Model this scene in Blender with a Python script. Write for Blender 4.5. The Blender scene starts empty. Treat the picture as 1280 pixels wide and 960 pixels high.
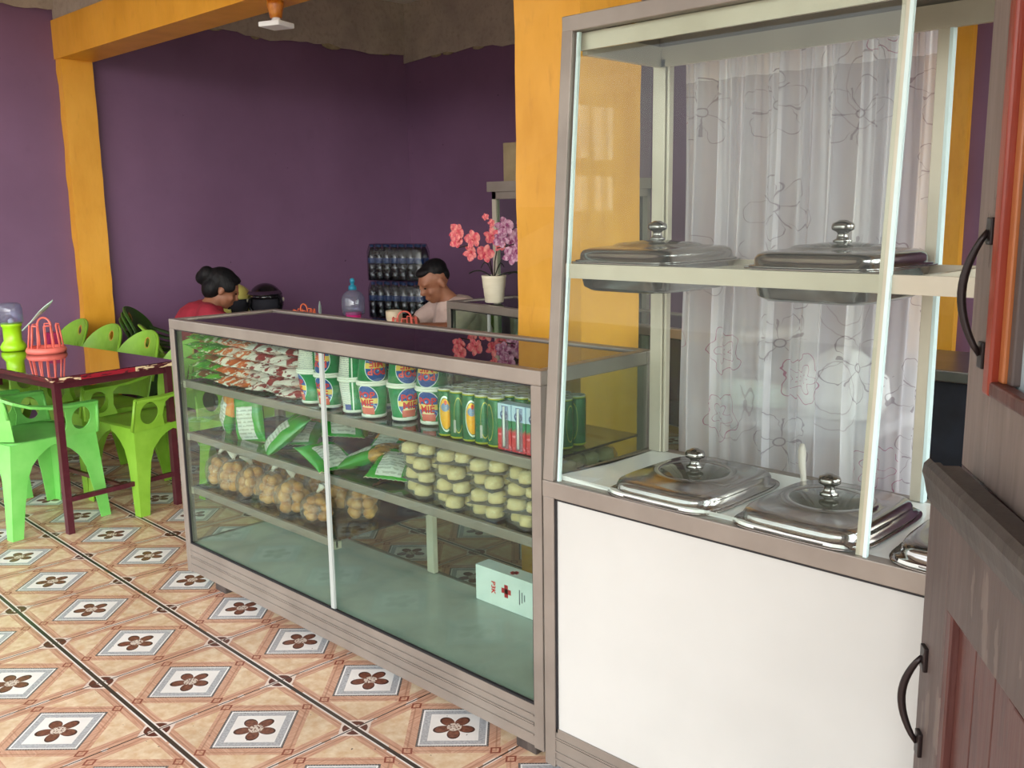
import bpy, bmesh, math, random
from math import sin, cos, pi, atan2, sqrt, radians as R
from mathutils import Vector, Matrix
random.seed(7)
S = bpy.context.scene
COL = S.collection
V = Vector

# ------------------------------------------------------------------ node helpers
def lin(c):
    if isinstance(c, str):
        c = [int(c[i:i+2], 16)/255 for i in (0, 2, 4)]
    return tuple((x/12.92 if x <= .04045 else ((x+.055)/1.055)**2.4) for x in c) + (1.,)
class X:                                   # a socket with arithmetic
    nt = None
    def __init__(s, k): s.k = k
    @staticmethod
    def m(op, *a):
        n = X.nt.nodes.new('ShaderNodeMath'); n.operation = op
        for i, v in enumerate(a):
            if isinstance(v, X): X.nt.links.new(v.k, n.inputs[i])
            else: n.inputs[i].default_value = v
        return X(n.outputs[0])
    def __add__(s, o): return X.m('ADD', s, o)
    __radd__ = __add__
    def __sub__(s, o): return X.m('SUBTRACT', s, o)
    def __rsub__(s, o): return X.m('SUBTRACT', o, s)
    def __mul__(s, o): return X.m('MULTIPLY', s, o)
    __rmul__ = __mul__
    def __truediv__(s, o): return X.m('DIVIDE', s, o)
    def __lt__(s, o): return X.m('LESS_THAN', s, o)
    def __gt__(s, o): return X.m('GREATER_THAN', s, o)
    def __pow__(s, o): return X.m('POWER', s, o)
    def __abs__(s): return X.m('ABSOLUTE', s)
def xmax(a, b): return X.m('MAXIMUM', a, b)
def xmin(a, b): return X.m('MINIMUM', a, b)
def node(t, **kw):
    n = X.nt.nodes.new(t)
    for k, v in kw.items():
        if hasattr(n, k) and not k[0].isupper(): setattr(n, k, v)
        else:
            i = n.inputs[k]
            if isinstance(v, X): X.nt.links.new(v.k, i)
            else: i.default_value = v
    return n
def coords(kind='Object'):
    n = node('ShaderNodeTexCoord'); s = node('ShaderNodeSeparateXYZ')
    X.nt.links.new(n.outputs[kind], s.inputs[0])
    return [X(s.outputs[i]) for i in range(3)], X(n.outputs[kind])
def position():
    n = node('ShaderNodeNewGeometry'); s = node('ShaderNodeSeparateXYZ')
    X.nt.links.new(n.outputs['Position'], s.inputs[0])
    return [X(s.outputs[i]) for i in range(3)], X(n.outputs['Position'])
def vec(a, b, c):
    n = node('ShaderNodeCombineXYZ')
    for i, v in enumerate((a, b, c)):
        if isinstance(v, X): X.nt.links.new(v.k, n.inputs[i])
        else: n.inputs[i].default_value = v
    return X(n.outputs[0])
def noise(v, scale, detail=3., rough=.55, dist=0.):
    n = node('ShaderNodeTexNoise', Vector=v, Scale=scale, Detail=detail, Roughness=rough, Distortion=dist)
    return X(n.outputs['Fac'])
def mix(f, a, b):
    n = node('ShaderNodeMix', data_type='RGBA')
    for i, v in ((0, f), (6, a), (7, b)):
        if isinstance(v, X): X.nt.links.new(v.k, n.inputs[i])
        else: n.inputs[i].default_value = lin(v) if isinstance(v, str) else v
    return X(n.outputs[2])
def ramp(f, a, b):                          # linear 0..1 between a and b
    n = node('ShaderNodeMapRange', Value=f); n.inputs[1].default_value = a; n.inputs[2].default_value = b
    return X(n.outputs[0])
def objrand():
    return X(node('ShaderNodeObjectInfo').outputs['Random'])
MATS = {}
def mat(name, col=None, rough=.5, metal=0., fn=None, spec=.5, coat=0., bump=None, trans=0.):
    if name in MATS: return MATS[name]
    m = bpy.data.materials.new(name); m.use_nodes = True
    X.nt = m.node_tree
    b = X.nt.nodes['Principled BSDF']
    b.inputs['Roughness'].default_value = rough; b.inputs['Metallic'].default_value = metal
    b.inputs['Specular IOR Level'].default_value = spec; b.inputs['Coat Weight'].default_value = coat
    if col: b.inputs['Base Color'].default_value = lin(col)
    if fn:
        r = fn()
        if not isinstance(r, tuple): r = (r,)
        X.nt.links.new(r[0].k, b.inputs['Base Color'])
        if len(r) > 1 and r[1] is not None: X.nt.links.new(r[1].k, b.inputs['Roughness'])
        if len(r) > 2:
            bp = node('ShaderNodeBump', Height=r[2], Strength=r[3] if len(r) > 3 else .3, Distance=.01)
            X.nt.links.new(bp.outputs[0], b.inputs['Normal'])
    if trans: b.inputs['Subsurface Weight'].default_value = trans; b.inputs['Subsurface Radius'].default_value = (.02, .02, .02)
    MATS[name] = m
    return m
def mottled(a, b, scale=6., vs=(1, 1, 1), bump=.0, lo=.35, hi=.65, det=4., kind='Object'):
    def f():
        (x, y, z), p = coords(kind)
        n = noise(vec(x*vs[0], y*vs[1], z*vs[2]), scale, det)
        c = mix(ramp(n, lo, hi), a, b)
        return (c, None, n, bump) if bump else c
    return f
def glass(name, tint='f2f8f5', rough=.01, base=.04, gain=.96, crumple=0., milk=0.):
    if name in MATS: return MATS[name]
    m = bpy.data.materials.new(name); m.use_nodes = True; X.nt = m.node_tree
    X.nt.nodes.clear()
    o = node('ShaderNodeOutputMaterial')
    lw = node('ShaderNodeLayerWeight', Blend=.5)
    f = X(lw.outputs['Facing'])**5.*gain + base
    t = node('ShaderNodeBsdfTransparent', Color=lin(tint)); g = node('ShaderNodeBsdfGlossy', Roughness=rough)
    mx = node('ShaderNodeMixShader')
    X.nt.links.new(f.k, mx.inputs[0]); X.nt.links.new(t.outputs[0], mx.inputs[1]); X.nt.links.new(g.outputs[0], mx.inputs[2])
    X.nt.links.new(mx.outputs[0], o.inputs[0])
    if crumple:
        (x, y, z), p = coords()
        bp = node('ShaderNodeBump', Height=noise(p, 70., 4., .6, 1.), Strength=crumple, Distance=.01)
        X.nt.links.new(bp.outputs[0], g.inputs['Normal'])
    if milk:
        d = node('ShaderNodeBsdfDiffuse', Color=lin(tint)); m2 = node('ShaderNodeMixShader', Fac=milk)
        X.nt.links.new(mx.outputs[0], m2.inputs[1]); X.nt.links.new(d.outputs[0], m2.inputs[2]); X.nt.links.new(m2.outputs[0], o.inputs[0])
    MATS[name] = m
    return m

# ------------------------------------------------------------------ mesh helpers
class MB:
    def __init__(s): s.bm = bmesh.new(); s.mi = 0
    def _new(s, n0, f0, M, smooth):
        s.bm.verts.ensure_lookup_table(); s.bm.faces.ensure_lookup_table()
        if M is not None:
            for v in s.bm.verts[n0:]: v.co = M @ v.co
        for f in s.bm.faces[f0:]: f.material_index = s.mi; f.smooth = smooth
        return s
    def mesh(s, vs, fs, M=None, smooth=False):
        n0, f0 = len(s.bm.verts), len(s.bm.faces)
        b = [s.bm.verts.new(v) for v in vs]
        for f in fs:
            try: s.bm.faces.new([b[i] for i in f])
            except ValueError: pass
        return s._new(n0, f0, M, smooth)
    def box(s, a, b, M=None, bev=0.):
        x0, y0, z0 = a; x1, y1, z1 = b
        if bev:
            t = bmesh.new(); bmesh.ops.create_cube(t, size=1.)
            for v in t.verts: v.co = V(((x0+x1)/2+v.co.x*(x1-x0), (y0+y1)/2+v.co.y*(y1-y0), (z0+z1)/2+v.co.z*(z1-z0)))
            bmesh.ops.bevel(t, geom=t.edges[:], offset=bev, segments=2, affect='EDGES', profile=.6)
            return s.add(t, M)
        return s.mesh([(x0,y0,z0),(x1,y0,z0),(x1,y1,z0),(x0,y1,z0),(x0,y0,z1),(x1,y0,z1),(x1,y1,z1),(x0,y1,z1)],
            [(3,2,1,0),(4,5,6,7),(0,1,5,4),(1,2,6,5),(2,3,7,6),(3,0,4,7)], M)
    def add(s, t, M=None, smooth=False):
        t.verts.index_update()
        vs = [v.co.copy() for v in t.verts]; fs = [[v.index for v in f.verts] for f in t.faces]; t.free()
        return s.mesh(vs, fs, M, smooth)
    def loft(s, loops, cap0=True, cap1=True, closed=True, M=None, smooth=True):
        n = len(loops[0]); vs = [p for l in loops for p in l]; fs = []
        for k in range(len(loops)-1):
            for i in range(n if closed else n-1):
                j = (i+1) % n
                fs.append((k*n+i, k*n+j, (k+1)*n+j, (k+1)*n+i))
        if cap0: fs.append(tuple(range(n))[::-1])
        if cap1: fs.append(tuple((len(loops)-1)*n+i for i in range(n)))
        return s.mesh(vs, fs, M, smooth)
    def lathe(s, prof, n=24, M=None, cap0=True, cap1=True):
        return s.loft([[(r*cos(2*pi*i/n), r*sin(2*pi*i/n), z) for i in range(n)] for r, z in prof], cap0, cap1, M=M)
    def tube(s, pts, r, n=8, M=None, flat=1., closed=False):
        pts = [V(p) for p in pts]; rs = r if isinstance(r, (list, tuple)) else [r]*len(pts)
        loops = []; up = None
        for i, p in enumerate(pts):
            if closed: d = pts[(i+1) % len(pts)]-pts[i-1]
            else: d = pts[min(i+1, len(pts)-1)]-pts[max(i-1, 0)]
            d.normalize()
            if up is None: up = V((0, 0, 1)) if abs(d.z) < .9 else V((0, 1, 0))
            a = d.cross(up)
            if a.length < 1e-4: a = d.cross(V((1, 0, 0)))
            a.normalize(); b = a.cross(d).normalized(); up = b
            loops.append([p+a*cos(2*pi*k/n)*rs[i]*flat+b*sin(2*pi*k/n)*rs[i] for k in range(n)])
        if closed: loops.append(loops[0])
        return s.loft(loops, not closed, not closed, M=M)
    def ball(s, c, r, M=None, seg=16, rng=10):
        if not isinstance(r, (tuple, list)): r = (r, r, r)
        t = bmesh.new(); bmesh.ops.create_uvsphere(t, u_segments=seg, v_segments=rng, radius=1.)
        for v in t.verts: v.co = V((c[0]+v.co.x*r[0], c[1]+v.co.y*r[1], c[2]+v.co.z*r[2]))
        return s.add(t, M, True)
    def limb(s, p0, p1, r0, r1, n=14):
        p0, p1 = V(p0), V(p1); s.ball(p0, r0, seg=n, rng=8); s.ball(p1, r1, seg=n, rng=8)
        d = p1-p0; q = d.to_track_quat('Z', 'Y').to_matrix().to_4x4(); q.translation = p0
        return s.lathe([(r0, 0), (r1, d.length)], n, M=q)
    def prism(s, poly, z0, z1, M=None):
        return s.loft([[(x, y, z0) for x, y in poly], [(x, y, z1) for x, y in poly]], M=M, smooth=False)
    def obj(s, name, m=None, parent=None, loc=(0, 0, 0), smooth=None, bevel=0., mods=None):
        bmesh.ops.recalc_face_normals(s.bm, faces=s.bm.faces[:])
        me = bpy.data.meshes.new(name); s.bm.to_mesh(me); s.bm.free()
        if smooth is not None:
            for p in me.polygons: p.use_smooth = smooth
        for k in (m if isinstance(m, (list, tuple)) else [m]): me.materials.append(k)
        o = bpy.data.objects.new(name, me); COL.objects.link(o)
        o.location = loc
        if parent: o.parent = parent
        if bevel:
            b = o.modifiers.new('bevel', 'BEVEL'); b.width = bevel; b.segments = 2; b.limit_method = 'ANGLE'
        for k, kw in (mods or []):
            md = o.modifiers.new(k, k)
            for a, v in kw.items(): setattr(md, a, v)
        return o
def sheet(outer, holes, mapf, t, cx=(), cy=()):
    """flat outline with holes, cut up and mapped to 3D, given a thickness"""
    bm = bmesh.new()
    for loop in [outer]+list(holes):
        vs = [bm.verts.new((x, y, 0)) for x, y in loop]
        for i in range(len(vs)): bm.edges.new((vs[i], vs[(i+1) % len(vs)]))
    bmesh.ops.triangle_fill(bm, use_beauty=True, use_dissolve=False, edges=bm.edges[:])
    for lst, nrm in ((cx, (1, 0, 0)), (cy, (0, 1, 0))):
        for c in lst:
            bmesh.ops.bisect_plane(bm, geom=bm.verts[:]+bm.edges[:]+bm.faces[:], plane_co=(c*nrm[0], c*nrm[1], 0), plane_no=nrm, dist=1e-6)
    for v in bm.verts: v.co = V(mapf(v.co.x, v.co.y))
    bmesh.ops.recalc_face_normals(bm, faces=bm.faces[:])
    bmesh.ops.solidify(bm, geom=bm.faces[:], thickness=t)
    return bm
def oval(cx, cy, rx, ry, n=20): return [(cx+rx*cos(2*pi*i/n), cy+ry*sin(2*pi*i/n)) for i in range(n)]
def sell(w, d, z, e=4., n=40, c=(0, 0)):   # rounded-rectangle loop
    out = []
    for i in range(n):
        a = 2*pi*i/n; ca, sa = cos(a), sin(a)
        out.append((c[0]+w*math.copysign(abs(ca)**(2/e), ca), c[1]+d*math.copysign(abs(sa)**(2/e), sa), z))
    return out
def xf(loc=(0, 0, 0), rz=0., rx=0., ry=0.):
    return Matrix.Translation(loc) @ Matrix.Rotation(rz, 4, 'Z') @ Matrix.Rotation(ry, 4, 'Y') @ Matrix.Rotation(rx, 4, 'X')
def thing(name, label, cat, loc=(0, 0, 0), rz=0., group=None):
    o = bpy.data.objects.new(name, None); COL.objects.link(o); o.empty_display_size = .05
    o.location = loc; o.rotation_euler = (0, 0, rz)
    return tag(o, label, cat, group)
def tag(o, label, cat, group=None):
    o['label'] = label; o['category'] = cat
    if group: o['group'] = group
    return o
def struct(o, label=None):
    o['kind'] = 'structure'
    if label: o['label'] = label
    return o
def dup(root, loc, rot, label=None, group=None):
    r = root.copy(); COL.objects.link(r); r.location = loc
    r.rotation_euler = rot if isinstance(rot, tuple) else (0, 0, rot)
    if label: r['label'] = label
    if group: r['group'] = group
    for ch in list(root.children):
        c = ch.copy(); COL.objects.link(c); c.parent = r
        for g in list(ch.children):
            d = g.copy(); COL.objects.link(d); d.parent = c
    return r
def text_geo(s, size):
    cu = bpy.data.curves.new('lettering', 'FONT'); cu.body = s; cu.size = size; cu.align_x = 'CENTER'; cu.align_y = 'CENTER'
    cu.resolution_u = 2; cu.offset = size*.03
    o = bpy.data.objects.new('lettering', cu); COL.objects.link(o)
    bpy.context.view_layer.update()
    me = bpy.data.meshes.new_from_object(o.evaluated_get(bpy.context.evaluated_depsgraph_get()))
    vs = [v.co.copy() for v in me.vertices]; fs = [tuple(p.vertices) for p in me.polygons]
    bpy.data.objects.remove(o); bpy.data.curves.remove(cu); bpy.data.meshes.remove(me)
    return vs, fs
ORD = ['first', 'second', 'third', 'fourth', 'fifth', 'sixth', 'seventh', 'eighth', 'ninth']

# ------------------------------------------------------------------ materials
def floor_fn():
    (x, y, z), p = position()
    t, ox, oy, a = .4, -.2136, -.5795, -.0237
    dx, dy = x-ox, y-oy
    u = (dx*cos(a)+dy*sin(a))/t; v = (dy*cos(a)-dx*sin(a))/t
    fu = X.m('FLOOR', u); fv = X.m('FLOOR', v)
    uu = u-fu-.5; vv = v-fv-.5
    au, av = abs(uu), abs(vv); s = au+av; m = xmax(au, av)
    cu, cv = .5-au, .5-av
    # grain runs along the tile edge it belongs to
    g1 = noise(vec(u*3., v*40., 0.), 2., 3.); g2 = noise(vec(u*40., v*3., 0.), 2., 3.); 
    hor = av > au
    g = g1*hor + g2*(1.-hor)
    c = mix(ramp(g, .3, .7), 'b98468', 'd9b096')
    band = (abs(m-.455) < .006)
    c = mix(band*.6, c, '9a6a52')
    c = mix((abs(s-.43) < .008)*.6, c, 'a07258')
    tri = (s > .47)*(m < .415)
    mott = noise(p, 30., 4.)
    c = mix(tri, c, mix(ramp(mott, .35, .7), 'd3b08a', 'e8d2b2'))
    # small hearts at the diamond's points
    q = xmin(au, av)
    h = abs(m-.425)*.9+q*.8
    c = mix((abs(h-.035) < .008)*(m > .35), c, '8e4a38')
    # diamond
    c = mix(s < .356, c, '4a4644')
    dash = X.m('FRACT', (au-av)*38.)
    c = mix((s < .352)*(s > .338)*(dash > .5), c, '8c8682')
    c = mix(s < .335, c, 'ece9e4')
    gr = noise(p, 160., 2.)
    c = mix((s < .318)*(s > .25), c, mix(ramp(gr, .3, .7), '9c9c9e', 'c4c4c4'))
    c = mix(s < .25, c, 'eee9e2')
    # flower with five petals
    r = X.m('SQRT', uu*uu+vv*vv); th = X.m('ARCTAN2', vv, uu)+.785
    pet = .05+.105*(abs(X.m('COSINE', th*2.5))**.75)
    inn = r/pet
    c = mix(inn < 1., c, mix(ramp(noise(p, 90., 3.), .3, .7), '5a3226', '8a5744'))
    c = mix((inn < 1.)*(inn > .9), c, '43251c')
    c = mix((r < .052)*(noise(p, 150., 2.) > .45), c, 'd8cabb')
    # almond marks at the tile corners
    pd = (cu+cv)*.7071; qd = (cu-cv)*.7071
    e = ((pd-.06)/.03)**2.+(abs(qd)/.055)**2.
    c = mix((pd < .105)*(m > .43)*(cu+cv < .16), c, 'e2d0c2')
    c = mix(e < 1., c, '5e2f24')
    # worn glaze and the joints
    wn = noise(p, 7., 4.)
    c = mix((cv < .028)*(wn > .4), c, 'e6ded6')
    c = mix((cu < .016)*(wn > .5), c, 'e0d4ca')
    c = mix(xmax(cv < .016, (cu < .006)), c, '3a322c')
    dirt = noise(p, 2.2, 5.)
    c = mix(ramp(dirt, .45, .85)*.35, c, '6e5546')
    sp = noise(p, 60., 1.)
    c = mix(sp > .78, c, '6a5a50')
    return c, ramp(dirt, 0., 1.)*.35+.22
def wall_fn():
    (x, y, z), p = position()
    n = noise(p, 1.3, 4.); n2 = noise(p, 9., 3.)
    c = mix(ramp(n, .3, .7), '725270', '7e5c7c')
    c = mix(ramp(n2, .6, .8)*.25, c, '684a66')
    sp = noise(p, 26., 1.)
    c = mix(sp > .8, c, '4a3048')
    return c, None, n2, .06
def yellow_fn():
    (x, y, z), p = position()
    n = noise(vec(x, y, z*.5), 5., 5.)
    c = mix(ramp(n, .3, .7), 'dc9a24', 'eeae3c')
    n2 = noise(vec(x*2., y*2., z*.6), 14., 3.)
    return mix(ramp(n2, .6, .8)*.35, c, 'c07f1e'), None, n2, .15
def concrete_fn():
    (x, y, z), p = position()
    n = noise(p, 4., 6.); n2 = noise(p, 30., 3.)
    c = mix(ramp(n, .3, .7), 'a2968a', 'b8ac9c')
    return mix(ramp(n2, .5, .8)*.5, c, '84786a'), None, n2, .3
def wood_fn(a, b, w):
    def f():
        (x, y, z), p = coords()
        n = noise(vec(x*14., y*14., z*1.2), 3., 5.); n2 = noise(vec(x*5., y*5., z*1.), 4., 4.)
        c = mix(ramp(n, .3, .7), a, b)
        return mix((n2 > .62)*.5, c, w), None, n, .2
    return f
M_floor = mat('patterned_tile', rough=.3, fn=floor_fn)
M_wall = mat('purple_paint', rough=.55, fn=wall_fn)
M_yel = mat('yellow_paint', rough=.4, fn=yellow_fn)
M_conc = mat('bare_concrete', rough=.9, fn=concrete_fn)
M_ceil = mat('grey_ceiling', rough=.9, fn=mottled('cfc9be', 'ddd8ce', 3.))
M_alu = mat('brown_aluminium', rough=.38, metal=.35, fn=mottled('857c74', '948b82', 5., (1, 1, 1), 0))
M_alu2 = mat('pale_aluminium', rough=.35, metal=.3, fn=mottled('bdb6a4', 'cbc5b4', 5.))
M_strip = mat('grey_strip', 'a7aeaa', .3)
M_edge = mat('cyan_glass_edge', 'd6ecec', .15)
M_lam = mat('white_laminate', rough=.3, fn=mottled('bcbcb8', 'c4c4c0', 2.))
M_counter = mat('white_counter', rough=.15, fn=mottled('e2e6e2', 'eef0ec', 4.))
M_glass = glass('clear_glass', 'f7faf8', .01, .022, .9)
M_glassg = glass('green_glass', 'edf5f0', .01, .02, .9)
M_shelfg = glass('shelf_glass', '98a29e', .02, .16, .8)
M_topg = glass('top_glass', '8f9894', .01, .06, .94)
M_inner = mat('case_floor', rough=.25, fn=mottled('a9b0a8', 'bcc4bc', 3.))
M_black = mat('black_gasket', '17161a', .6)
M_steel = mat('stainless_steel', rough=.16, metal=1., fn=mottled('94918e', 'a8a5a2', 9.))
M_dglass = mat('dark_lid_glass', '3a3a30', .05, spec=.8)
M_mint = mat('mint_plastic', rough=.35, fn=mottled('6fc45a', '80d069', 8.), trans=.1)
M_olive = mat('leaf_plastic', rough=.4, fn=mottled('76a52c', '86b53a', 8.), trans=.1)
M_dgreen = mat('dark_green_plastic', rough=.45, fn=mottled('2f5218', '3a621e', 8.))
M_orange = mat('orange_ring', 'c9853a', .4)
M_tabtop = mat('maroon_tabletop', rough=.07, coat=1., fn=mottled('3e1520', '4c1c28', 5.))
def tabedge_fn():
    (x, y, z), p = coords()
    n = noise(vec(x*8., y*8., z*40.), 2., 4.)
    c = mix(ramp(n, .45, .5), '4a141d', '5c1620')
    n3 = noise(p, 2.6, 2.)
    mid = (y > .13)*(y < .4)
    c = mix(mid*(n > .42)*(x > -.01), c, '96162a')
    return mix(ramp(n, .5, .55)*(1.-mid*(n3 < .62))*(x > -.06), c, 'e0cca4')
M_tabedge = mat('chipped_edge', rough=.45, fn=tabedge_fn)
M_tableg = mat('maroon_steel', rough=.35, fn=mottled('4c1b26', '5a2630', 20., lo=.5, hi=.75))
M_door = mat('weathered_wood', rough=.55, fn=wood_fn('4c403c', '625450', '7c6e66'))
M_door2 = mat('maroon_wood', rough=.4, fn=wood_fn('4c2a26', '5c342e', '3e201e'))
M_red = mat('red_varnish', rough=.3, fn=wood_fn('7c2a18', '93361e', '6a2216'))
M_orv = mat('orange_varnish', rough=.35, fn=wood_fn('9c5a30', 'b06a3a', '8a4c28'))
M_cap = mat('dark_cap_wood', rough=.5, fn=wood_fn('3a3330', '4c4440', '58504a'))
M_iron = mat('dark_iron', '2a2020', .35, .5)
M_frost = mat('blue_grey_pane', 'aab8bd', .1)
M_white = mat('white_plastic', 'eceef0', .35)
M_amber = mat('amber_plastic', rough=.3, fn=mottled('a85a14', 'd08a30', 30.))
M_coral = mat('coral_plastic', 'f0786a', .35)
M_orp = mat('orange_plastic', 'e07048', .4)
M_lime = mat('lime_plastic', 'a2e01e', .3)
M_pink = mat('hot_pink_plastic', 'e8388a', .35)
M_clearp = glass('clear_plastic', 'ccd0e2', .08, .08, .8, 0., .13)
M_film = glass('cellophane', 'f4f0e8', .14, .10, .7, .8, .05)
M_knot = mat('bunched_film', 'cfc8be', .3)
M_skin = mat('brown_skin', rough=.5, fn=mottled('8a5a42', '96644a', 12.), trans=.05)
M_skin2 = mat('tan_skin', rough=.5, fn=mottled('8f5c44', '9c684e', 12.), trans=.05)
M_hair = mat('black_hair', rough=.6, spec=.25, fn=mottled('08070a', '141214', 60., (1, 1, .2), .4))
M_shirt = mat('beige_cloth', rough=.85, fn=mottled('c4aba0', 'd0b9ae', 14.))
M_redsh = mat('red_cloth', rough=.85, fn=mottled('8c1c2e', '9c2436', 14.))
M_dark = mat('dark_cloth', '26262e', .9)
M_eye = mat('eye_dark', '16100e', .2)

# ------------------------------------------------------------------ the setting
X0, X1, YB, YF, ZC = -3.0, 4.4, 3.725, -.9, 3.15
struct(MB().box((-3.2, -4.5, -.1), (6., 3.9, 0)).obj('floor', M_floor), 'patterned ceramic floor tiles with flower diamonds')
struct(MB().box((-3.2, YF, ZC), (4.6, 3.95, ZC+.1)).obj('ceiling', M_ceil))
struct(MB().box((X0-.15, YF-.15, 0), (X0, YB+.15, ZC)).obj('wall_left', M_wall), 'purple painted side wall')
struct(MB().box((X0, YB, 0), (X1, YB+.15, ZC)).obj('wall_back', M_wall), 'purple painted wall beyond the counters')
# right-hand wall, its windows enlarged to let more light into the room
wy = [(-.6, .55), (.75, 2.05), (2.3, 3.5)]
w = MB(); zs0, zs1 = .95, 2.75
w.box((X1, YF-.15, 0), (X1+.15, YB+.15, zs0)).box((X1, YF-.15, zs1), (X1+.15, YB+.15, ZC))
e = YF-.15
for a, b in wy: w.box((X1, e, zs0), (X1+.15, a, zs1)); e = b
w.box((X1, e, zs0), (X1+.15, YB+.15, zs1))
struct(w.obj('wall_right', M_wall))
for k, (a, b) in enumerate(wy):
    f = MB()
    for y0, y1 in ((a, a+.05), (b-.05, b), ((a+b)/2-.03, (a+b)/2+.03)): f.box((X1+.03, y0, zs0), (X1+.1, y1, zs1))
    for z0, z1 in ((zs0, zs0+.05), (zs1-.05, zs1), (1.66, 1.76), (2.1, 2.2)): f.box((X1+.025, a, z0), (X1+.105, b, z1))
    o = struct(f.obj('window_%d' % (k+1), M_yel))
    MB().box((X1+.06, a, zs0), (X1+.064, b, zs1)).obj('pane', M_glass, o)
# front wall: wide open shop front with a header
f = MB()
f.box((X0, YF-.15, 0), (-2.8, YF, ZC)).box((3.5, YF-.15, 0), (X1, YF, ZC)).box((-2.8, YF-.15, 2.75), (3.5, YF, ZC))
struct(f.obj('wall_front', M_wall))
struct(MB().box((-3.2, -3.2, 2.95), (6., YF-.15, 3.05)).obj('shade_roof', M_ceil), 'added roof out of view, shading the shop front')  # unseen roof added to block high sky light and darken glass reflections
def jag(name, a, b, zl, zh, seed, horiz, fixed, t):
    rnd = random.Random(seed); n = 70; pts = []
    for i in range(n+1):
        pts.append((a+(b-a)*i/n, zl+rnd.uniform(-.012, .012)+.015*sin(i*.45+seed)))
    outer = pts+[(b, zh), (a, zh)]
    fn = (lambda x, y: (fixed, x, y)) if horiz else (lambda x, y: (x, fixed, y))
    m = MB(); m.add(sheet(outer, [], fn, t)); return struct(m.obj(name, M_conc))
jag('trim_1', YF, YB, 2.735, ZC, 1, True, X0+.012, .011)
jag('trim_2', X0, X1, 2.69, ZC, 5, False, YB-.012, .011)
MC = mat('pale_mortar', rough=.9, fn=mottled('8f8266', 'a89a7c', 30.))
q = MB(); rnd = random.Random(3)
for y in [1.95+.17*i for i in range(11)]:
    if rnd.random() < .75:
        l, h = rnd.uniform(.03, .13), rnd.uniform(.02, .05)
        q.ball((X0+.013, y, 2.755+rnd.uniform(-.005, .02)), (.008, l, h), seg=8, rng=6)
for x in (-2.6, -2.45, -2.1, -1.6): q.ball((x, YB-.014, 2.705), (.07, .008, .02), seg=8, rng=6)
struct(q.obj('trim_3', MC))
# pilasters, beam, free column
def rough_post(name, x0, x1, y0, y1, z1, seed, lab):
    m = MB(); rnd = random.Random(seed); n = 26; loops = []
    for i in range(n+1):
        z = z1*i/n; j = lambda: rnd.uniform(-.006, .006)
        loops.append([(x0, y0+j(), z), (x1, y0+j()*.5, z), (x1, y1+j()*.5, z), (x0, y1+j(), z)])
    m.loft(loops, smooth=False); return struct(m.obj(name, M_yel), lab)
rough_post('pilaster', X0-.02, X0+.075, .845, 1.045, 2.44, 1, 'yellow pilaster on the side wall under the beam')
struct(MB().box((X0-.02, .835, 2.43), (X1, 1.06, 2.665)).obj('beam', M_yel), 'yellow beam from side wall to column')
struct(MB().box((X0, .85, 2.665), (X1, 1.04, ZC)).obj('trim_4', M_conc))
rough_post('column', .985, 1.295, .9, 1.24, ZC, 2, 'yellow square column behind the display cases')
rough_post('pilaster', 1.36, 1.6, YB-.06, YB+.02, ZC, 4, 'yellow pilaster on the far wall')
c = MB().box((-.06, -.06, -.012), (.06, .06, .012), bev=.006)
lamp = thing('ceiling_lamp', 'white square lamp in an amber holder hanging under the yellow beam', 'lamp', (-.62, .95, 2.43), R(20))
MB().lathe([(.04, 0), (.04, -.02), (.032, -.05), (.028, -.075)], 20).obj('lamp_holder', M_amber, lamp)
MB().lathe([(.018, -.07), (.024, -.095)], 16).obj('socket', M_white, lamp)
c.bm.transform(Matrix.Translation((0, 0, -.107))); c.obj('light_panel', M_white, lamp)

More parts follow.
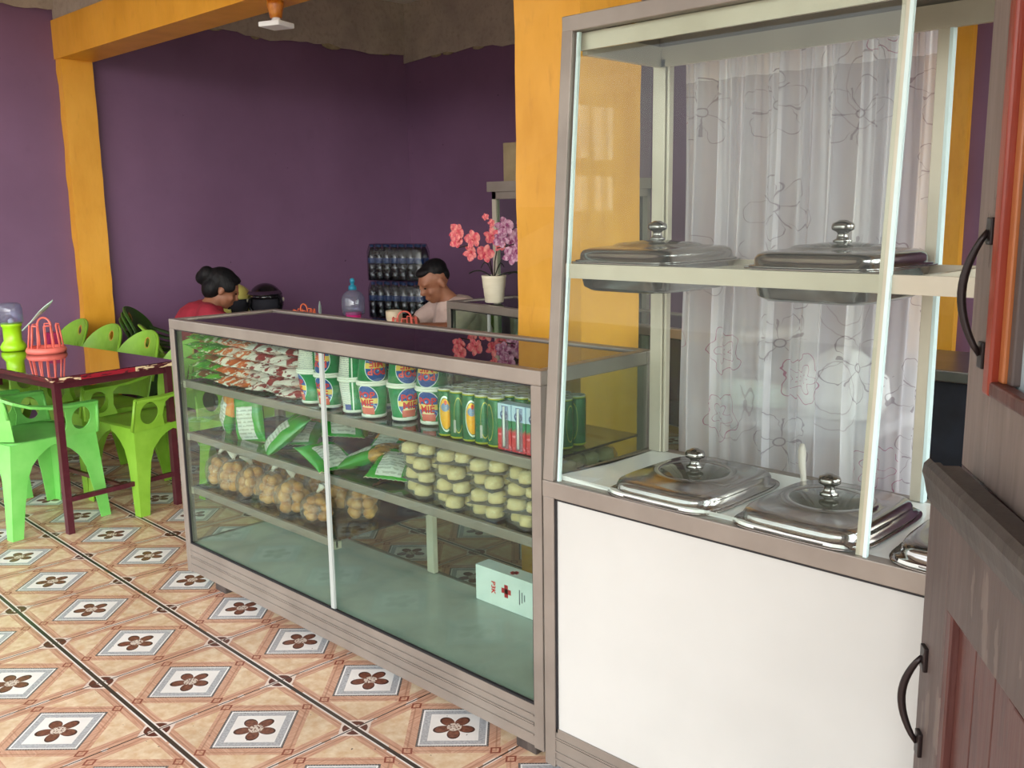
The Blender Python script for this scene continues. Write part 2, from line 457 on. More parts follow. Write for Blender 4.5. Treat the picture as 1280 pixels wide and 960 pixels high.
# ------------------------------------------------------------------ generic glass showcase (local: front at y=0)
def showcase(t, L, D, H, z0, mids, shelf_list, base_h=.12, topg=None, glassm=None, feet=True):
    pw, tb = .034, .038
    m = MB()
    def obj(mb, n, mm=M_alu, bev=0.): return mb.obj(n, mm, t, bevel=bev)
    for x in (0, L-pw):
        for y in (0, D-pw): obj(MB().box((x, y, z0), (x+pw, y+pw, H-tb)), 'post', M_alu, .002)
    f = MB()
    f.box((0, 0, H-tb), (L, pw, H)).box((0, D-pw, H-tb), (L, D, H)).box((0, pw, H-tb), (pw, D-pw, H)).box((L-pw, pw, H-tb), (L, D-pw, H))
    obj(f, 'top_frame', M_alu, .003)
    b = MB(); zb = z0+base_h
    for y0, y1 in ((.002, .02), (D-.02, D-.002)):
        b.box((pw, y0, z0+.005), (L-pw, y1, zb))
    for x0 in (.002, L-.02): b.box((x0, pw, z0+.005), (x0+.018, D-pw, zb))
    for zz in (.035, .062, .068, .09): b.box((pw, -.003, z0+zz), (L-pw, .004, z0+zz+.004))
    obj(b, 'base_skirt', M_alu)
    obj(MB().box((.021, .021, zb-.012), (L-.021, D-.021, zb)), 'case_floor', M_inner)
    g = glassm or M_glassg
    gz0, gz1 = zb, H-tb
    edges = [pw]+[mm+.01 for mm in mids]+[L-pw]
    for i in range(len(edges)-1):
        y = .012 if i % 2 == 0 else .018
        obj(MB().box((edges[i], y, gz0), (edges[i+1], y+.004, gz1)), 'front_glass', g)
    for mm in mids:
        obj(MB().box((mm-.006, .006, gz0), (mm+.012, .014, gz1)), 'divider_strip', M_strip)
    obj(MB().box((pw, D-.014, gz0), (L-pw, D-.010, gz1)), 'back_glass', g)
    for x in (.008, L-.012): obj(MB().box((x, pw, gz0), (x+.004, D-pw, gz1)), 'side_glass', g)
    obj(MB().box((pw, pw, H-.012), (L-pw, D-pw, H-.006)), 'top_glass', topg or M_topg)
    k = MB()
    k.box((pw, .004, zb-.001), (L-pw, .012, zb+.005)).box((pw, .004, gz1-.004), (L-pw, .012, gz1+.001))
    for x in (pw, L-pw-.004): k.box((x, .004, zb), (x+.004, .012, gz1))
    obj(k, 'gasket', M_black)
    for (z, xa, xb) in shelf_list:
        s = MB().box((xa, .026, z-.028), (xb, .04, z), bev=.003).obj('shelf', M_alu, t)
        MB().box((xa, .04, z-.009), (xb, D-.03, z-.003)).obj('shelf_pane', M_shelfg, s)
        for x in (xa, xb-.02): MB().box((x, .024, z-.03), (x+.02, .05, z-.004)).obj('bracket', M_alu2, s)
    if feet:
        for x in (.16, L-.13):
            for y in (.03, D-.11): obj(MB().box((x, y, 0), (x+.075, y+.075, z0+.006)), 'foot', M_cap, .003)
    return t
low = thing('display_case', 'long low glass display case stocked with snacks and drinks on the tiled floor', 'display case')
showcase(low, 1.924, .469, 1.056, .045, [.985], [(.82, .03, 1.894), (.613, .03, 1.894), (.396, .03, .99)])
MB().box((1.483, .05, .822), (1.488, .3, 1.01)).obj('inner_pane', M_glassg, low)
MB().box((.97, .43, .17), (1.005, .45, 1.015)).obj('back_post', M_alu2, low)

# ------------------------------------------------------------------ tall case
tall = thing('food_display_case', 'tall glass-fronted food case with white lower panel and sloping front', 'display case', (1.956, 0, 0))
L = 1.17
def P(mb, n, m=M_alu, bev=0.): return mb.obj(n, m, tall, bevel=bev)
yb = .42
for x in (0, L-.034):
    for y in (-.03, yb-.034): P(MB().box((x, y, .045), (x+.034, y+.034, .756)), 'post', M_alu, .002)
r = MB().box((0, -.032, .756), (L, .0, .797)).box((0, yb-.03, .756), (L, yb, .797)).box((0, 0, .756), (.03, yb-.03, .797)).box((L-.03, 0, .756), (L, yb-.03, .797))
P(r, 'counter_frame', M_alu, .002)
P(MB().box((.04, -.022, .15), (L-.034, -.014, .754)), 'front_panel', M_lam)
k = MB().box((.034, -.026, .14), (.04, -.012, .756)).box((.034, -.026, .75), (L-.034, -.0205, .756)); P(k, 'gasket', M_black)
for x in (.008, L-.016): P(MB().box((x, .004, .15), (x+.008, yb-.034, .754)), 'side_panel', M_lam)
P(MB().box((.034, yb-.02, .15), (L-.034, yb-.012, .754)), 'back_panel', M_lam)
b = MB().box((.034, -.026, .05), (L-.034, -.01, .15))
for zz in (.065, .085, .117, .123): b.box((.034, -.029, zz), (L-.034, -.024, zz+.004))
P(b, 'base_skirt', M_alu)
PC = [(.315, .15), (.645, .15), (.975, .15)]          # pan centres in the counter
holes = [[(x, y) for x, y, z in sell(.142, .176, 0, 6, 24, c)] for c in PC]
m = MB(); m.add(sheet([(.03, 0), (L-.03, 0), (L-.03, yb-.03), (.03, yb-.03)], holes, lambda x, y: (x, y, .796), .012)); P(m, 'counter_top', M_counter)
for x in (.16, L-.13):
    for y in (0, .3): P(MB().box((x, y, 0), (x+.07, y+.07, .05)), 'foot', M_cap)
zt, zc = 1.873, .797
def yfront(z): return -.03+.08*(z-zc)/(zt-zc)
def slant(mb, x0, x1, dy0, dy1, z0, z1):
    vs = []
    for z in (z0, z1):
        y = yfront(z); vs += [(x0, y+dy0, z), (x1, y+dy0, z), (x1, y+dy1, z), (x0, y+dy1, z)]
    return mb.mesh(vs, [(3,2,1,0),(4,5,6,7),(0,1,5,4),(1,2,6,5),(2,3,7,6),(3,0,4,7)])
P(slant(MB(), 0, .032, 0, .03, zc, 1.843), 'front_post', M_alu, .002)
P(slant(MB(), .036, .043, .012, .02, zc, 1.838), 'glass_edge', M_edge)
P(slant(MB(), .043, .79, .006, .01, zc, 1.843), 'front_glass', M_glass)
P(slant(MB(), .782, .798, .011, .021, zc, 1.86), 'sliding_pane_strip', M_alu2)
P(slant(MB(), .798, .805, .006, .016, zc, 1.86), 'glass_edge', M_edge)
P(MB().box((.02, yb-.045, zc), (.058, yb-.012, 1.81)).box((.060, yb-.04, zc), (.068, yb-.02, 1.81)), 'back_post', M_alu2, .002)
P(MB().box((.722, yb-.04, zc), (.746, yb-.012, 1.81)), 'back_post', M_alu2, .002)
P(MB().box((.746, yb-.04, zc), (.753, yb-.02, 1.81)), 'glass_edge', M_edge)
P(MB().box((L-.034, yb-.045, zc), (L, yb-.012, 1.81)), 'back_post', M_alu, .002)
P(slant(MB(), L-.034, L, 0, .03, zc, 1.843), 'front_post', M_alu, .002)
tf = MB().box((0, .048, 1.84), (L, .075, 1.875)).box((0, yb-.03, 1.80), (L, yb, 1.872)).box((0, .075, 1.84), (.03, yb-.03, 1.872)).box((L-.03, .075, 1.84), (L, yb-.03, 1.872))
P(tf, 'top_frame', M_alu, .002)
P(MB().box((.03, .076, 1.80), (L-.03, .085, 1.838)).box((.031, .085, 1.79), (.045, yb-.03, 1.838)).box((.03, yb-.045, 1.79), (L-.03, yb-.031, 1.838)), 'inner_rail', M_alu2)
P(MB().box((.03, .075, 1.862), (L-.03, yb-.03, 1.867)), 'top_glass', M_topg)
vs = [(.012, yfront(zc)+.034, zc), (.012, yb-.046, zc), (.012, yb-.046, 1.835), (.012, yfront(1.835)+.034, 1.835)]
P(MB().mesh(vs+[(x+.005, y, z) for x, y, z in vs], [(3,2,1,0),(4,5,6,7),(0,1,5,4),(1,2,6,5),(2,3,7,6),(3,0,4,7)]), 'side_glass', M_glass)
SC = [(.165, .2), (.625, .2), (1.01, .2)]
sh = MB().box((.018, .022, 1.283), (L-.02, .034, 1.317)).box((.018, yb-.06, 1.277), (L-.02, yb-.048, 1.317))
for x in (.018, .385, .84): sh.box((x, .034, 1.29), (x+.014, yb-.06, 1.315))
P(sh, 'shelf', M_alu2)

# pans
def rr(w, d, z, e=5.): return sell(w, d, z, e)
def pan(label, loc, rz, grp):
    t = thing('serving_pan', label, 'pan', loc, rz, grp)
    m = MB()
    m.loft([rr(.15, .184, .0), rr(.15, .184, .0025), rr(.137, .171, .003), rr(.13, .164, -.004), rr(.122, .156, -.055), rr(.11, .144, -.062)], cap1=False)
    m.loft([rr(.15, .184, .0), rr(.139, .173, -.001), rr(.126, .16, -.056), rr(.112, .146, -.065)], cap0=False)
    m.obj('pan_body', M_steel, t)
    l = MB().loft([rr(.143, .176, .003), rr(.143, .176, .006), rr(.134, .168, .007), rr(.133, .167, .02), rr(.129, .162, .028), rr(.12, .152, .033, 4.5),
        rr(.112, .14, .0345, 3.6), rr(.1, .11, .036, 2.4), rr(.098, .1, .040, 2.1), rr(.093, .093, .0425, 2), rr(.088, .088, .0415, 2), rr(.084, .084, .042, 2), rr(.08, .08, .0405, 2)], cap0=True, cap1=False).obj('lid', M_steel, t)
    MB().lathe([(.08, .0405), (.06, .0455), (.03, .049), (.001, .05)], 36, cap0=False).obj('lid_window', M_dglass, l)
    MB().lathe([(.017, .048), (.02, .052), (.013, .056), (.010, .066), (.013, .070), (.022, .074), (.0235, .080), (.021, .087), (.012, .091), (.008, .0935), (.001, .094)], 24).obj('knob', M_steel, l)
    return t
p0 = pan('lidded steel serving pan sunk in the counter at the side-glass end', (1.956+PC[0][0], PC[0][1], .7985), 0, 'serving pans in the counter')
dup(p0, (1.956+PC[1][0], PC[1][1], .7985), 0, 'lidded steel serving pan, middle one of the counter row, beside the white spoon handle')
q = dup(p0, (1.956+PC[2][0], PC[2][1], .7985), 0, 'lidded steel serving pan in the counter partly behind the door, with lid ajar')
for ch in q.children:
    if ch.name.startswith('lid'): ch.rotation_euler = (R(2), 0, 0); ch.location = (0, 0, .008)
dup(p0, (1.956+SC[0][0], SC[0][1], 1.3185), 0, 'lidded steel pan hanging in the upper shelf beside the yellow column', 'serving pans on the shelf')
dup(p0, (1.956+SC[1][0], SC[1][1], 1.3185), 0, 'lidded steel pan hanging in the middle of the upper shelf', 'serving pans on the shelf')
sp = thing('spoon', 'white plastic serving spoon handle rising between the two counter pans', 'spoon', (2.447, .33, .80))
pts = [(.03, -.06, .0), (.015, -.02, .02), (0, 0, .045), (-.012, .02, .075), (-.016, .028, .088)]
MB().tube(pts, [.007, .009, .0115, .0135, .008], 10, flat=.7).obj('handle', M_knot, sp)
MB().ball((.035, -.07, .0), (.016, .024, .006)).obj('bowl', M_knot, sp)

# curtain
def curtain_mat():
    m = bpy.data.materials.new('sheer_curtain'); m.use_nodes = True; X.nt = m.node_tree; X.nt.nodes.clear()
    (x, y, z), p = coords()
    hem = z > 1.055
    wv = noise(vec(x*3., 0., z*.4), 6., 3.)
    base = mix(ramp(wv, .3, .7), 'eeecf4', 'fcfcff')
    def cells(scale, ox, oz):
        pv = vec(x*scale+ox, 0., z*scale+oz)
        n = node('ShaderNodeTexVoronoi', Vector=pv, Scale=1., Randomness=.55)
        d = node('ShaderNodeVectorMath', operation='SUBTRACT')
        X.nt.links.new(pv.k, d.inputs[0]); X.nt.links.new(n.outputs['Position'], d.inputs[1])
        s = node('ShaderNodeSeparateXYZ'); X.nt.links.new(d.outputs[0], s.inputs[0])
        c = node('ShaderNodeSeparateColor'); X.nt.links.new(n.outputs['Color'], c.inputs[0])
        return X(s.outputs[0]), X(s.outputs[2]), X(c.outputs[0])
    # open five-petal flowers
    a, b, rn = cells(5., .77, .41)
    wob = noise(vec(x, 0., z), 22., 2.)
    r = X.m('SQRT', a*a+b*b); th = X.m('ARCTAN2', b, a)+rn*6.28+(wob-.5)*.8
    pet = .06+.36*(abs(X.m('COSINE', th*2.5))**.6)
    l1 = xmax(abs(r-pet) < .0065, (abs(r-.05) < .008))
    l1 = xmax(l1, (abs(X.m('SINE', th*2.5)) > .995)*(r < .3)*(r > .05))
    l1 = l1*(rn < .62)
    # roses: wavy rings
    wr = r+.05*X.m('SINE', th*5.)+.07*(wob-.5)
    l2 = (X.m('FRACT', wr*7.5) < .075)*(wr < .40)*(rn > .66)
    # leaves / loose lines
    c2, d2, rn2 = cells(3.6, 1.7, 2.4)
    r2 = X.m('SQRT', c2*c2*3.+d2*d2)+.12*(wob-.5)
    l3 = xmax(abs(r2-.24) < .006, (abs(r2-.36) < .005)*(rn2 > .5))*(rn2 > .3)
    col = mix(l1*.6, base, '6d5668'); col = mix(l2*.75, col, 'a8507c'); col = mix(l3*.5, col, '84707c')
    lines = xmax(xmax(l1, l2), l3)
    fac = .66+.3*hem+.12*(wv-.5)+lines*.2
    dif = node('ShaderNodeBsdfDiffuse'); tr = node('ShaderNodeBsdfTranslucent'); tp = node('ShaderNodeBsdfTransparent'); o = node('ShaderNodeOutputMaterial')
    X.nt.links.new(col.k, dif.inputs[0]); X.nt.links.new(col.k, tr.inputs[0])
    m1 = node('ShaderNodeMixShader', Fac=.6); m2 = node('ShaderNodeMixShader')
    X.nt.links.new(dif.outputs[0], m1.inputs[1]); X.nt.links.new(tr.outputs[0], m1.inputs[2])
    X.nt.links.new(fac.k, m2.inputs[0]); X.nt.links.new(tp.outputs[0], m2.inputs[1]); X.nt.links.new(m1.outputs[0], m2.inputs[2])
    X.nt.links.new(m2.outputs[0], o.inputs[0]); return m
rnd = random.Random(11); ph = [rnd.uniform(0, 6.3) for _ in range(8)]
nx, nz, W, Hc = 240, 40, .665, 1.13
vs, fs = [], []
for j in range(nz+1):
    v = j/nz
    for i in range(nx+1):
        u = i/nx; g = v**3
        amp = .016*(1-.55*g)
        y = amp*(sin(u*34+ph[0]+.6*sin(v*2+ph[1]))*.55+.5*sin(u*57+ph[2]+.5*sin(v*3))+.35*sin(u*91+ph[3]))+.004*g*sin(u*260)
        y = math.copysign(abs(y)**.9, y)*1.2
        x = u*W+.010*(1-v)*sin(v*5+ph[4])+(1-.5*g)*(.010*sin(2*(u*34+ph[0]))+.007*sin(2*(u*57+ph[2])))*min(1., 12*u*(1-u))
        z = v*Hc+(.006*sin(u*180+ph[6]) if j == nz else 0)
        vs.append((x, y, z))
for j in range(nz):
    for i in range(nx): a = j*(nx+1)+i; fs.append((a, a+1, a+nx+2, a+nx+1))
cu = MB().mesh(vs, fs, smooth=True).obj('curtain', curtain_mat(), loc=(2.018, .455, .70))
tag(cu, 'sheer white curtain with outlined roses hanging on the back of the tall case', 'curtain')
rod = MB().tube([(2.0, .455, 1.825), (2.9, .455, 1.825)], .005).obj('curtain_rod', M_alu2)
tag(rod, 'thin rod holding the sheer curtain at the top of the tall case', 'curtain rod')

# ------------------------------------------------------------------ cups of noodles
def cup_fn():
    (x, y, z), p = coords()
    th = X.m('ARCTAN2', x, -1.*y)            # 0 at the front (-y)
    h = z/.107
    n = noise(p, 60., 2.)
    c = mix(ramp(n, .3, .7), '0d7a44', '13905204'[:6])
    e = (th/.85)**2.+((h-.52)/.42)**2.
    c = mix(e < 1.12, c, 'e8eef2'); c = mix(e < 1., c, '2a55a0')
    c = mix((n > .66)*(e < 1.), c, '8fb4dc')
    c = mix((e < 1.)*(h < .58)*(h > .42), c, 'f0c860')
    c = mix((abs(th) < .6)*(h < .3)*(h > .1), c, 'e06a5a')
    c = mix((abs(th) < .5)*(h < .37)*(h > .3), c, 'f2d9a0')
    ba = abs(X.m('PINGPONG', abs(th)+.35, 3.1416))
    back = abs(th) > 2.0
    rows = X.m('FRACT', h*16.)
    t = noise(vec(th*9., h*16., 0.), 3., 1.)
    c = mix(back, c, 'e4e2d8'); c = mix(back*(rows < .5)*(t > .5)*(h > .2), c, '8f949c'); c = mix(back*(h < .25)*(abs(th) < 2.6), c, '4a5aa0')
    c = mix((abs(th) > 1.75)*(abs(th) < 1.85), c, 'e8eee8')
    return c
M_cup = mat('printed_cup', rough=.3, fn=cup_fn)
M_cupw = mat('white_foam', 'eae8df', .4)
M_txt = mat('red_print', 'd8302c', .4)
M_wtxt = mat('white_print', 'f3f0e8', .4)
def bent(mb, s, size, r, z0):
    vs, fs = text_geo(s, size)
    def f(v, rr_): a = v.x/r; z = z0+v.y; q = (.0365+.0125*z/.107)+rr_; return (q*sin(a), -q*cos(a), z)
    mb.mesh([f(v, .0008) for v in vs], fs)
def cup(label, loc, rz, flip, grp):
    t = thing('noodle_cup', label, 'noodle cup', loc, rz, grp)
    MB().lathe([(.036, .0), (.0365, .004), (.0485, .101)], 32).obj('cup_body', M_cup, t)
    MB().lathe([(.0485, .1005), (.0525, .1005), (.053, .104), (.052, .107), (.049, .108)], 32).obj('lid', M_cupw, t)
    MB().lathe([(.0375, 0), (.0385, .0), (.0395, .008), (.038, .009)], 32).obj('base_ring', M_cupw, t)
    w = MB(); bent(w, 'POP', .030, .043, .070); bent(w, 'MIE', .030, .043, .046); w.obj('lettering', M_txt, t)
    return t
def place_cups():
    base = None; zb = .8215
    # lower row upright, upper row turned over on the lids
    spots = [(.80, .10, -25, 175), (.905, .095, 15, 10), (1.03, .10, 150, 150), (1.135, .095, 20, 70), (1.24, .13, 75, 70), (1.35, .15, 25, 25), (1.42, .25, 60, 30),
             (.80, .22, 40, 60), (.91, .215, 100, 0), (1.02, .225, 0, 100), (1.13, .22, 80, 10), (1.24, .25, 0, 50)]
    n = 0
    nm = ['nearest the red packets', 'just before the divider strip', 'just past the divider strip', 'second past the divider strip', 'third past the divider strip', 'fourth past the divider strip', 'beside the inner glass pane']
    for i, (x, y, r0, r1) in enumerate(spots):
        front = i < 7
        where = nm[i] if front else 'in the back row, '+ORD[i-7]+' from the packets'
        l0 = 'upright green printed noodle cup, lower layer, '+where
        l1 = 'upside-down green printed noodle cup, upper layer, '+where
        # the front of a cup looks towards -y, turned by the angle given, towards the shop front
        if base is None:
            base = cup(l0, (x, y, zb), R(r0), False, 'noodle cups on the top shelf')
        else: dup(base, (x, y, zb), (0, 0, R(r0)), l0)
        if i != 6: dup(base, (x, y, zb+.216), (pi, 0, R(r1)+pi), l1)
place_cups()

# ------------------------------------------------------------------ cans and cartons
def can_fn():
    (x, y, z), p = coords()
    th = X.m('ARCTAN2', x, -1.*y); h = z/.135
    c = mix(ramp(noise(p, 30., 2.), .3, .7), '04582f', '0a6a38')
    tilt = th+.25*(h-.5)
    e = (tilt/.72)**2.+((h-.48)/.34)**2.
    c = mix((e < 1.25)*(e > 1.0)*(tilt < .3), c, 'e0e8e0')
    c = mix((e < .9), c, 'e8a818')
    c = mix(((tilt/.5)**2.+((h-.62)/.09)**2.) < 1., c, '7d8fb0')
    c = mix(((tilt-.1)/.16)**2.+((h-.72)/.05)**2. < 1., c, 'c8402c')
    c = mix((e < .9)*(noise(p, 90., 2.) > .62), c, 'f2d060')
    e2 = ((abs(th)-2.2)/.5)**2.+((h-.5)/.36)**2.
    c = mix(abs(e2-1.) < .07, c, 'b8b040')
    bc = (abs(th-1.75) < .14)*(h < .4)*(h > .14)
    c = mix(bc, c, mix(X.m('FRACT', h*70.) < .5, 'e6e6e0', '404440'))
    c = mix(xmax(h < .05, h > .955), c, 'c8cc30')
    return c, None
M_can = mat('printed_can', rough=.25, fn=can_fn, metal=.2)
M_lidm = mat('bright_aluminium', rough=.3, metal=.35, fn=mottled('d4d0c8', 'e2ded6', 10.))
can0 = None
def can(label, loc, rz):
    global can0
    if can0: return dup(can0, loc, R(rz), label)
    t = can0 = thing('drink_can', label, 'can', loc, R(rz), 'green cans on the top shelf')
    MB().lathe([(.0205, 0), (.0243, .004), (.0245, .008), (.0245, .124), (.022, .132)], 28).obj('can_body', M_can, t)
    l = MB().lathe([(.022, .131), (.0228, .134), (.0225, .136), (.0205, .136), (.0198, .132), (.001, .132)], 28).obj('can_lid', M_lidm, t)
    MB().loft([oval(0, -.004, .0065, .011, 14), oval(0, -.004, .0065, .011, 14)][:0] or [[(x, y, .133) for x, y in oval(0, -.003, .007, .011, 14)], [(x, y, .1345) for x, y in oval(0, -.003, .007, .011, 14)]]).obj('ring_pull', M_lidm, l)
    return t
angs = [40, -80, 55, -70, 120]
for r_ in range(4):
    n_ = 5 if r_ == 0 else 8
    for i in range(n_):
        x = 1.5+i*.0497; y = .07+r_*.052
        can('green fruit drink can, %s from the inner pane, %s row of cans' % (ORD[i], ['front', 'second', 'third', 'fourth'][r_]), (x, y, .8205), angs[i % 5] if r_ == 0 else (i*70+r_*40) % 360)
def carton_fn():
    (x, y, z), p = coords()
    h = z/.125; n = noise(p, 45., 3.)
    c = mix(ramp(h+.25*(n-.5), .42, .5), 'c62a34', '1e7a4c')
    c = mix(h > .66+.1*(n-.5), c, 'b8cfe4')
    c = mix((n > .6)*(h < .45), c, 'e8808a')
    e = (x/.014)**2.+((h-.76)/.1)**2.
    c = mix(e < 1., c, '22407a'); c = mix((e < .5)*(n > .5), c, 'dfe8f2')
    return c
M_cart = mat('printed_carton', rough=.35, fn=carton_fn)
c0 = None
for r_ in range(2):
    for i in range(3):
        lab = 'red and blue drink carton with straw, %s from the cans, %s row' % (ORD[i], ['front', 'back'][r_])
        loc = (1.748+i*.0515, .068+r_*.045, .8205)
        if r_ == 1: continue
        if c0: dup(c0, loc, 0, lab); continue
        c0 = thing('drink_carton', lab, 'carton', loc, 0, 'drink cartons on the top shelf')
        MB().box((-.024, -.019, 0), (.024, .019, .125), bev=.002).obj('carton_body', M_cart, c0)
        MB().tube([(.002, -.0215, .012), (.002, -.0215, .118)], .003, 8).obj('straw', M_white, c0)
        MB().mesh([(-.009, -.0195, .005), (.016, -.0195, .005), (.016, -.0195, .12), (-.009, -.0195, .12)], [(0, 1, 2, 3)]).obj('straw_sleeve', M_clearp, c0)

# ------------------------------------------------------------------ pillow bags
def pillow(mb, w, d, t, seed=0, nx=22, ny=18, wr=.12, seam=.1):
    rnd = random.Random(seed); ph = [rnd.uniform(0, 6.3) for _ in range(6)]
    top, bot = [], []
    for j in range(ny+1):
        for i in range(nx+1):
            u, v = 2*i/nx-1, 2*j/ny-1
            f = max(0, 1-abs(u)**2.6)**.55; uu = min(1, abs(v)/(1-seam)); g = max(0, 1-uu**2.4)**.6
            h = t/2*f*g
            wv = 1+wr*(sin(u*7+ph[0]+v*3)+sin(v*11+ph[1])+.7*sin(u*15+v*9+ph[2]))*.5*(1-.5*f*g)
            x = u*w/2*(1-.07*g); y = v*d/2*(1-.04*f)
            cr = .0022*sin(u*40) if abs(v) > 1-seam else 0
            top.append((x, y, h*wv+cr+.0004)); bot.append((x, y, -h*wv*.9+cr-.0004))
    n = (nx+1); fs = []
    N = len(top)
    for j in range(ny):
        for i in range(nx):
            a = j*n+i; fs.append((a, a+1, a+n+1, a+n)); fs.append((N+a+n, N+a+n+1, N+a+1, N+a))
    for i in range(nx):
        fs.append((i+1, i, N+i, N+i+1)); a = ny*n+i; fs.append((a, a+1, N+a+1, N+a))
    for j in range(ny):
        a = j*n; fs.append((a, a+n, N+a+n, N+a)); a = j*n+nx; fs.append((a+n, a, N+a, N+a+n))
    return mb.mesh(top+bot, fs, smooth=True)
def packet_fn(cols, scale=26.):
    def f():
        (x, y, z), p = coords(); rd = objrand()
        v = vec(x+rd*7., y+rd*3., z*1.4+rd)
        n = noise(v, scale, 2., .5, .6); n2 = noise(vec(x+rd*9., y, z+5.), scale*.8, 2., .5, .4)
        c = mix(ramp(n, .44, .47), cols[0], cols[1])
        c = mix(ramp(n2, .54, .57), c, cols[2])
        n3 = noise(vec(x+3., y+rd*4., z*1.2), scale*1.5, 2.)
        return mix(ramp(n3, .6, .63), c, cols[3])
    return f
M_pk = [mat('green_packet', rough=.3, fn=packet_fn(['3f8f24', '5fae2a', '8a4a24', 'd8d8b8'])),
        mat('orange_packet', rough=.3, fn=packet_fn(['e6ddd2', 'd0682c', 'efe8de', 'b04a28'])),
        mat('red_packet', rough=.3, fn=packet_fn(['e8dcd6', 'efe6e0', '9c2c30', '7a2430']))]
pk0 = [None]*3; KIND = ['green', 'white and orange', 'white and red']
rnd = random.Random(21)
for c in range(7):
    k = 0 if c < 2 else 1 if c < 4 else 2
    if c == 2: k = 1
    for l in range(5):
        if c == 6 and l == 4: pass
        x = .09+c*.104+rnd.uniform(-.006, .006); y = .108+rnd.uniform(-.008, .008); z = .82+.019+l*.0355
        rot = (R(rnd.uniform(-6, 6)), R(rnd.uniform(-5, 5)), R(rnd.uniform(-10, 10)))
        lab = '%s noodle packet, %s layer from the shelf, %s stack from the post' % (KIND[k], ORD[l], ORD[c])
        if pk0[k] is None:
            o = pk0[k] = pillow(MB(), .104, .135, .036, k+3).obj('noodle_packet', M_pk[k], loc=(x, y, z)); o.rotation_euler = rot
            tag(o, lab, 'noodle packet', 'noodle packets on the top shelf')
        else:
            o = pk0[k].copy(); COL.objects.link(o); o.location = (x, y, z); o.rotation_euler = rot; o['label'] = lab
            o['group'] = 'noodle packets on the top shelf'
o = pillow(MB(), .15, .09, .03, 9).obj('noodle_packet', mat('yellow_packet', rough=.3, fn=packet_fn(['b8b024', 'cdbf2a', '7a9a24', 'c8c04a'], 12.)), loc=(.12, .11, 1.006))
o.rotation_euler = (R(8), R(-6), R(8)); tag(o, 'yellow-green packet lying across the top of the green noodle stacks', 'noodle packet', 'noodle packets on the top shelf')

# big green snack bags on the middle shelf
def snack_fn(main, second, cut):
    def f():
        (x, y, z), p = coords()
        n = noise(p, 14., 3.); n2 = noise(p, 40., 3.)
        c = mix(ramp(n, .35, .65), main, '2f9a2c' if main[0] == '1' else main)
        c = mix((y > cut+.04*(n-.5)), c, mix(ramp(n2, .4, .6), second, 'd89a4a'))
        lab = (abs(x) < .042)*(abs(y+.03) < .062)*(z > 0.)
        rows = X.m('FRACT', y*70.)
        c = mix(lab, c, 'd5d6cc'); c = mix(lab*(rows < .45)*(noise(vec(x*60., y*70., 0.), 1., 1.) > .42), c, 'b2b4aa')
        return mix(abs(y) > .103, c, 'c4b79a')
    return f
M_sn = [mat('green_snack', rough=.22, fn=snack_fn('1f8a22', '2a8a28', .2)), mat('orange_green_snack', rough=.22, fn=snack_fn('2a8a1e', 'e07a24', -.01)), mat('brown_green_snack', rough=.22, fn=snack_fn('268a24', 'a07a48', .04))]
sn0 = {}
def snack(k, label, loc, rot, w=.15, d=.215, t=.06):
    key = k
    if key in sn0:
        o = sn0[key].copy(); COL.objects.link(o); o['label'] = label
    else:
        o = sn0[key] = pillow(MB(), w, d, t, 30+k, wr=.2, seam=.08).obj('snack_bag', M_sn[k])
        tag(o, label, 'snack bag', 'snack bags on the middle shelf')
    o.location = loc; o.rotation_euler = [R(a) for a in rot]; return o
snack(1, 'orange and green snack bag standing behind the white-labelled one', (.13, .16, .70), (80, 14, -20))
snack(0, 'green snack bag standing on end with a white label', (.325, .13, .705), (84, -8, 14))
snack(0, 'green snack bag lying tilted in front of the snack heap', (.555, .14, .668), (38, 4, -28))
snack(2, 'brown and green snack bag beneath the tilted green one', (.50, .25, .645), (14, 0, 40))
snack(0, 'green snack bag lying on top of the snack heap', (.72, .26, .712), (18, 8, 62))
snack(2, 'brown and green snack bag lying behind the divider strip', (1.0, .17, .652), (20, 0, -68))
snack(0, 'green snack bag lying flat beside the divider strip', (.86, .10, .642), (12, 0, 80))
snack(2, 'brown and green snack bag farthest along the heap near the buns', (1.10, .30, .665), (22, 10, -40))
snack(1, 'orange and green snack bag at the back of the heap', (.92, .33, .66), (30, 0, 15))
snack(0, 'green-topped snack bag half behind the bun packs', (1.14, .17, .65), (12, 5, 35))

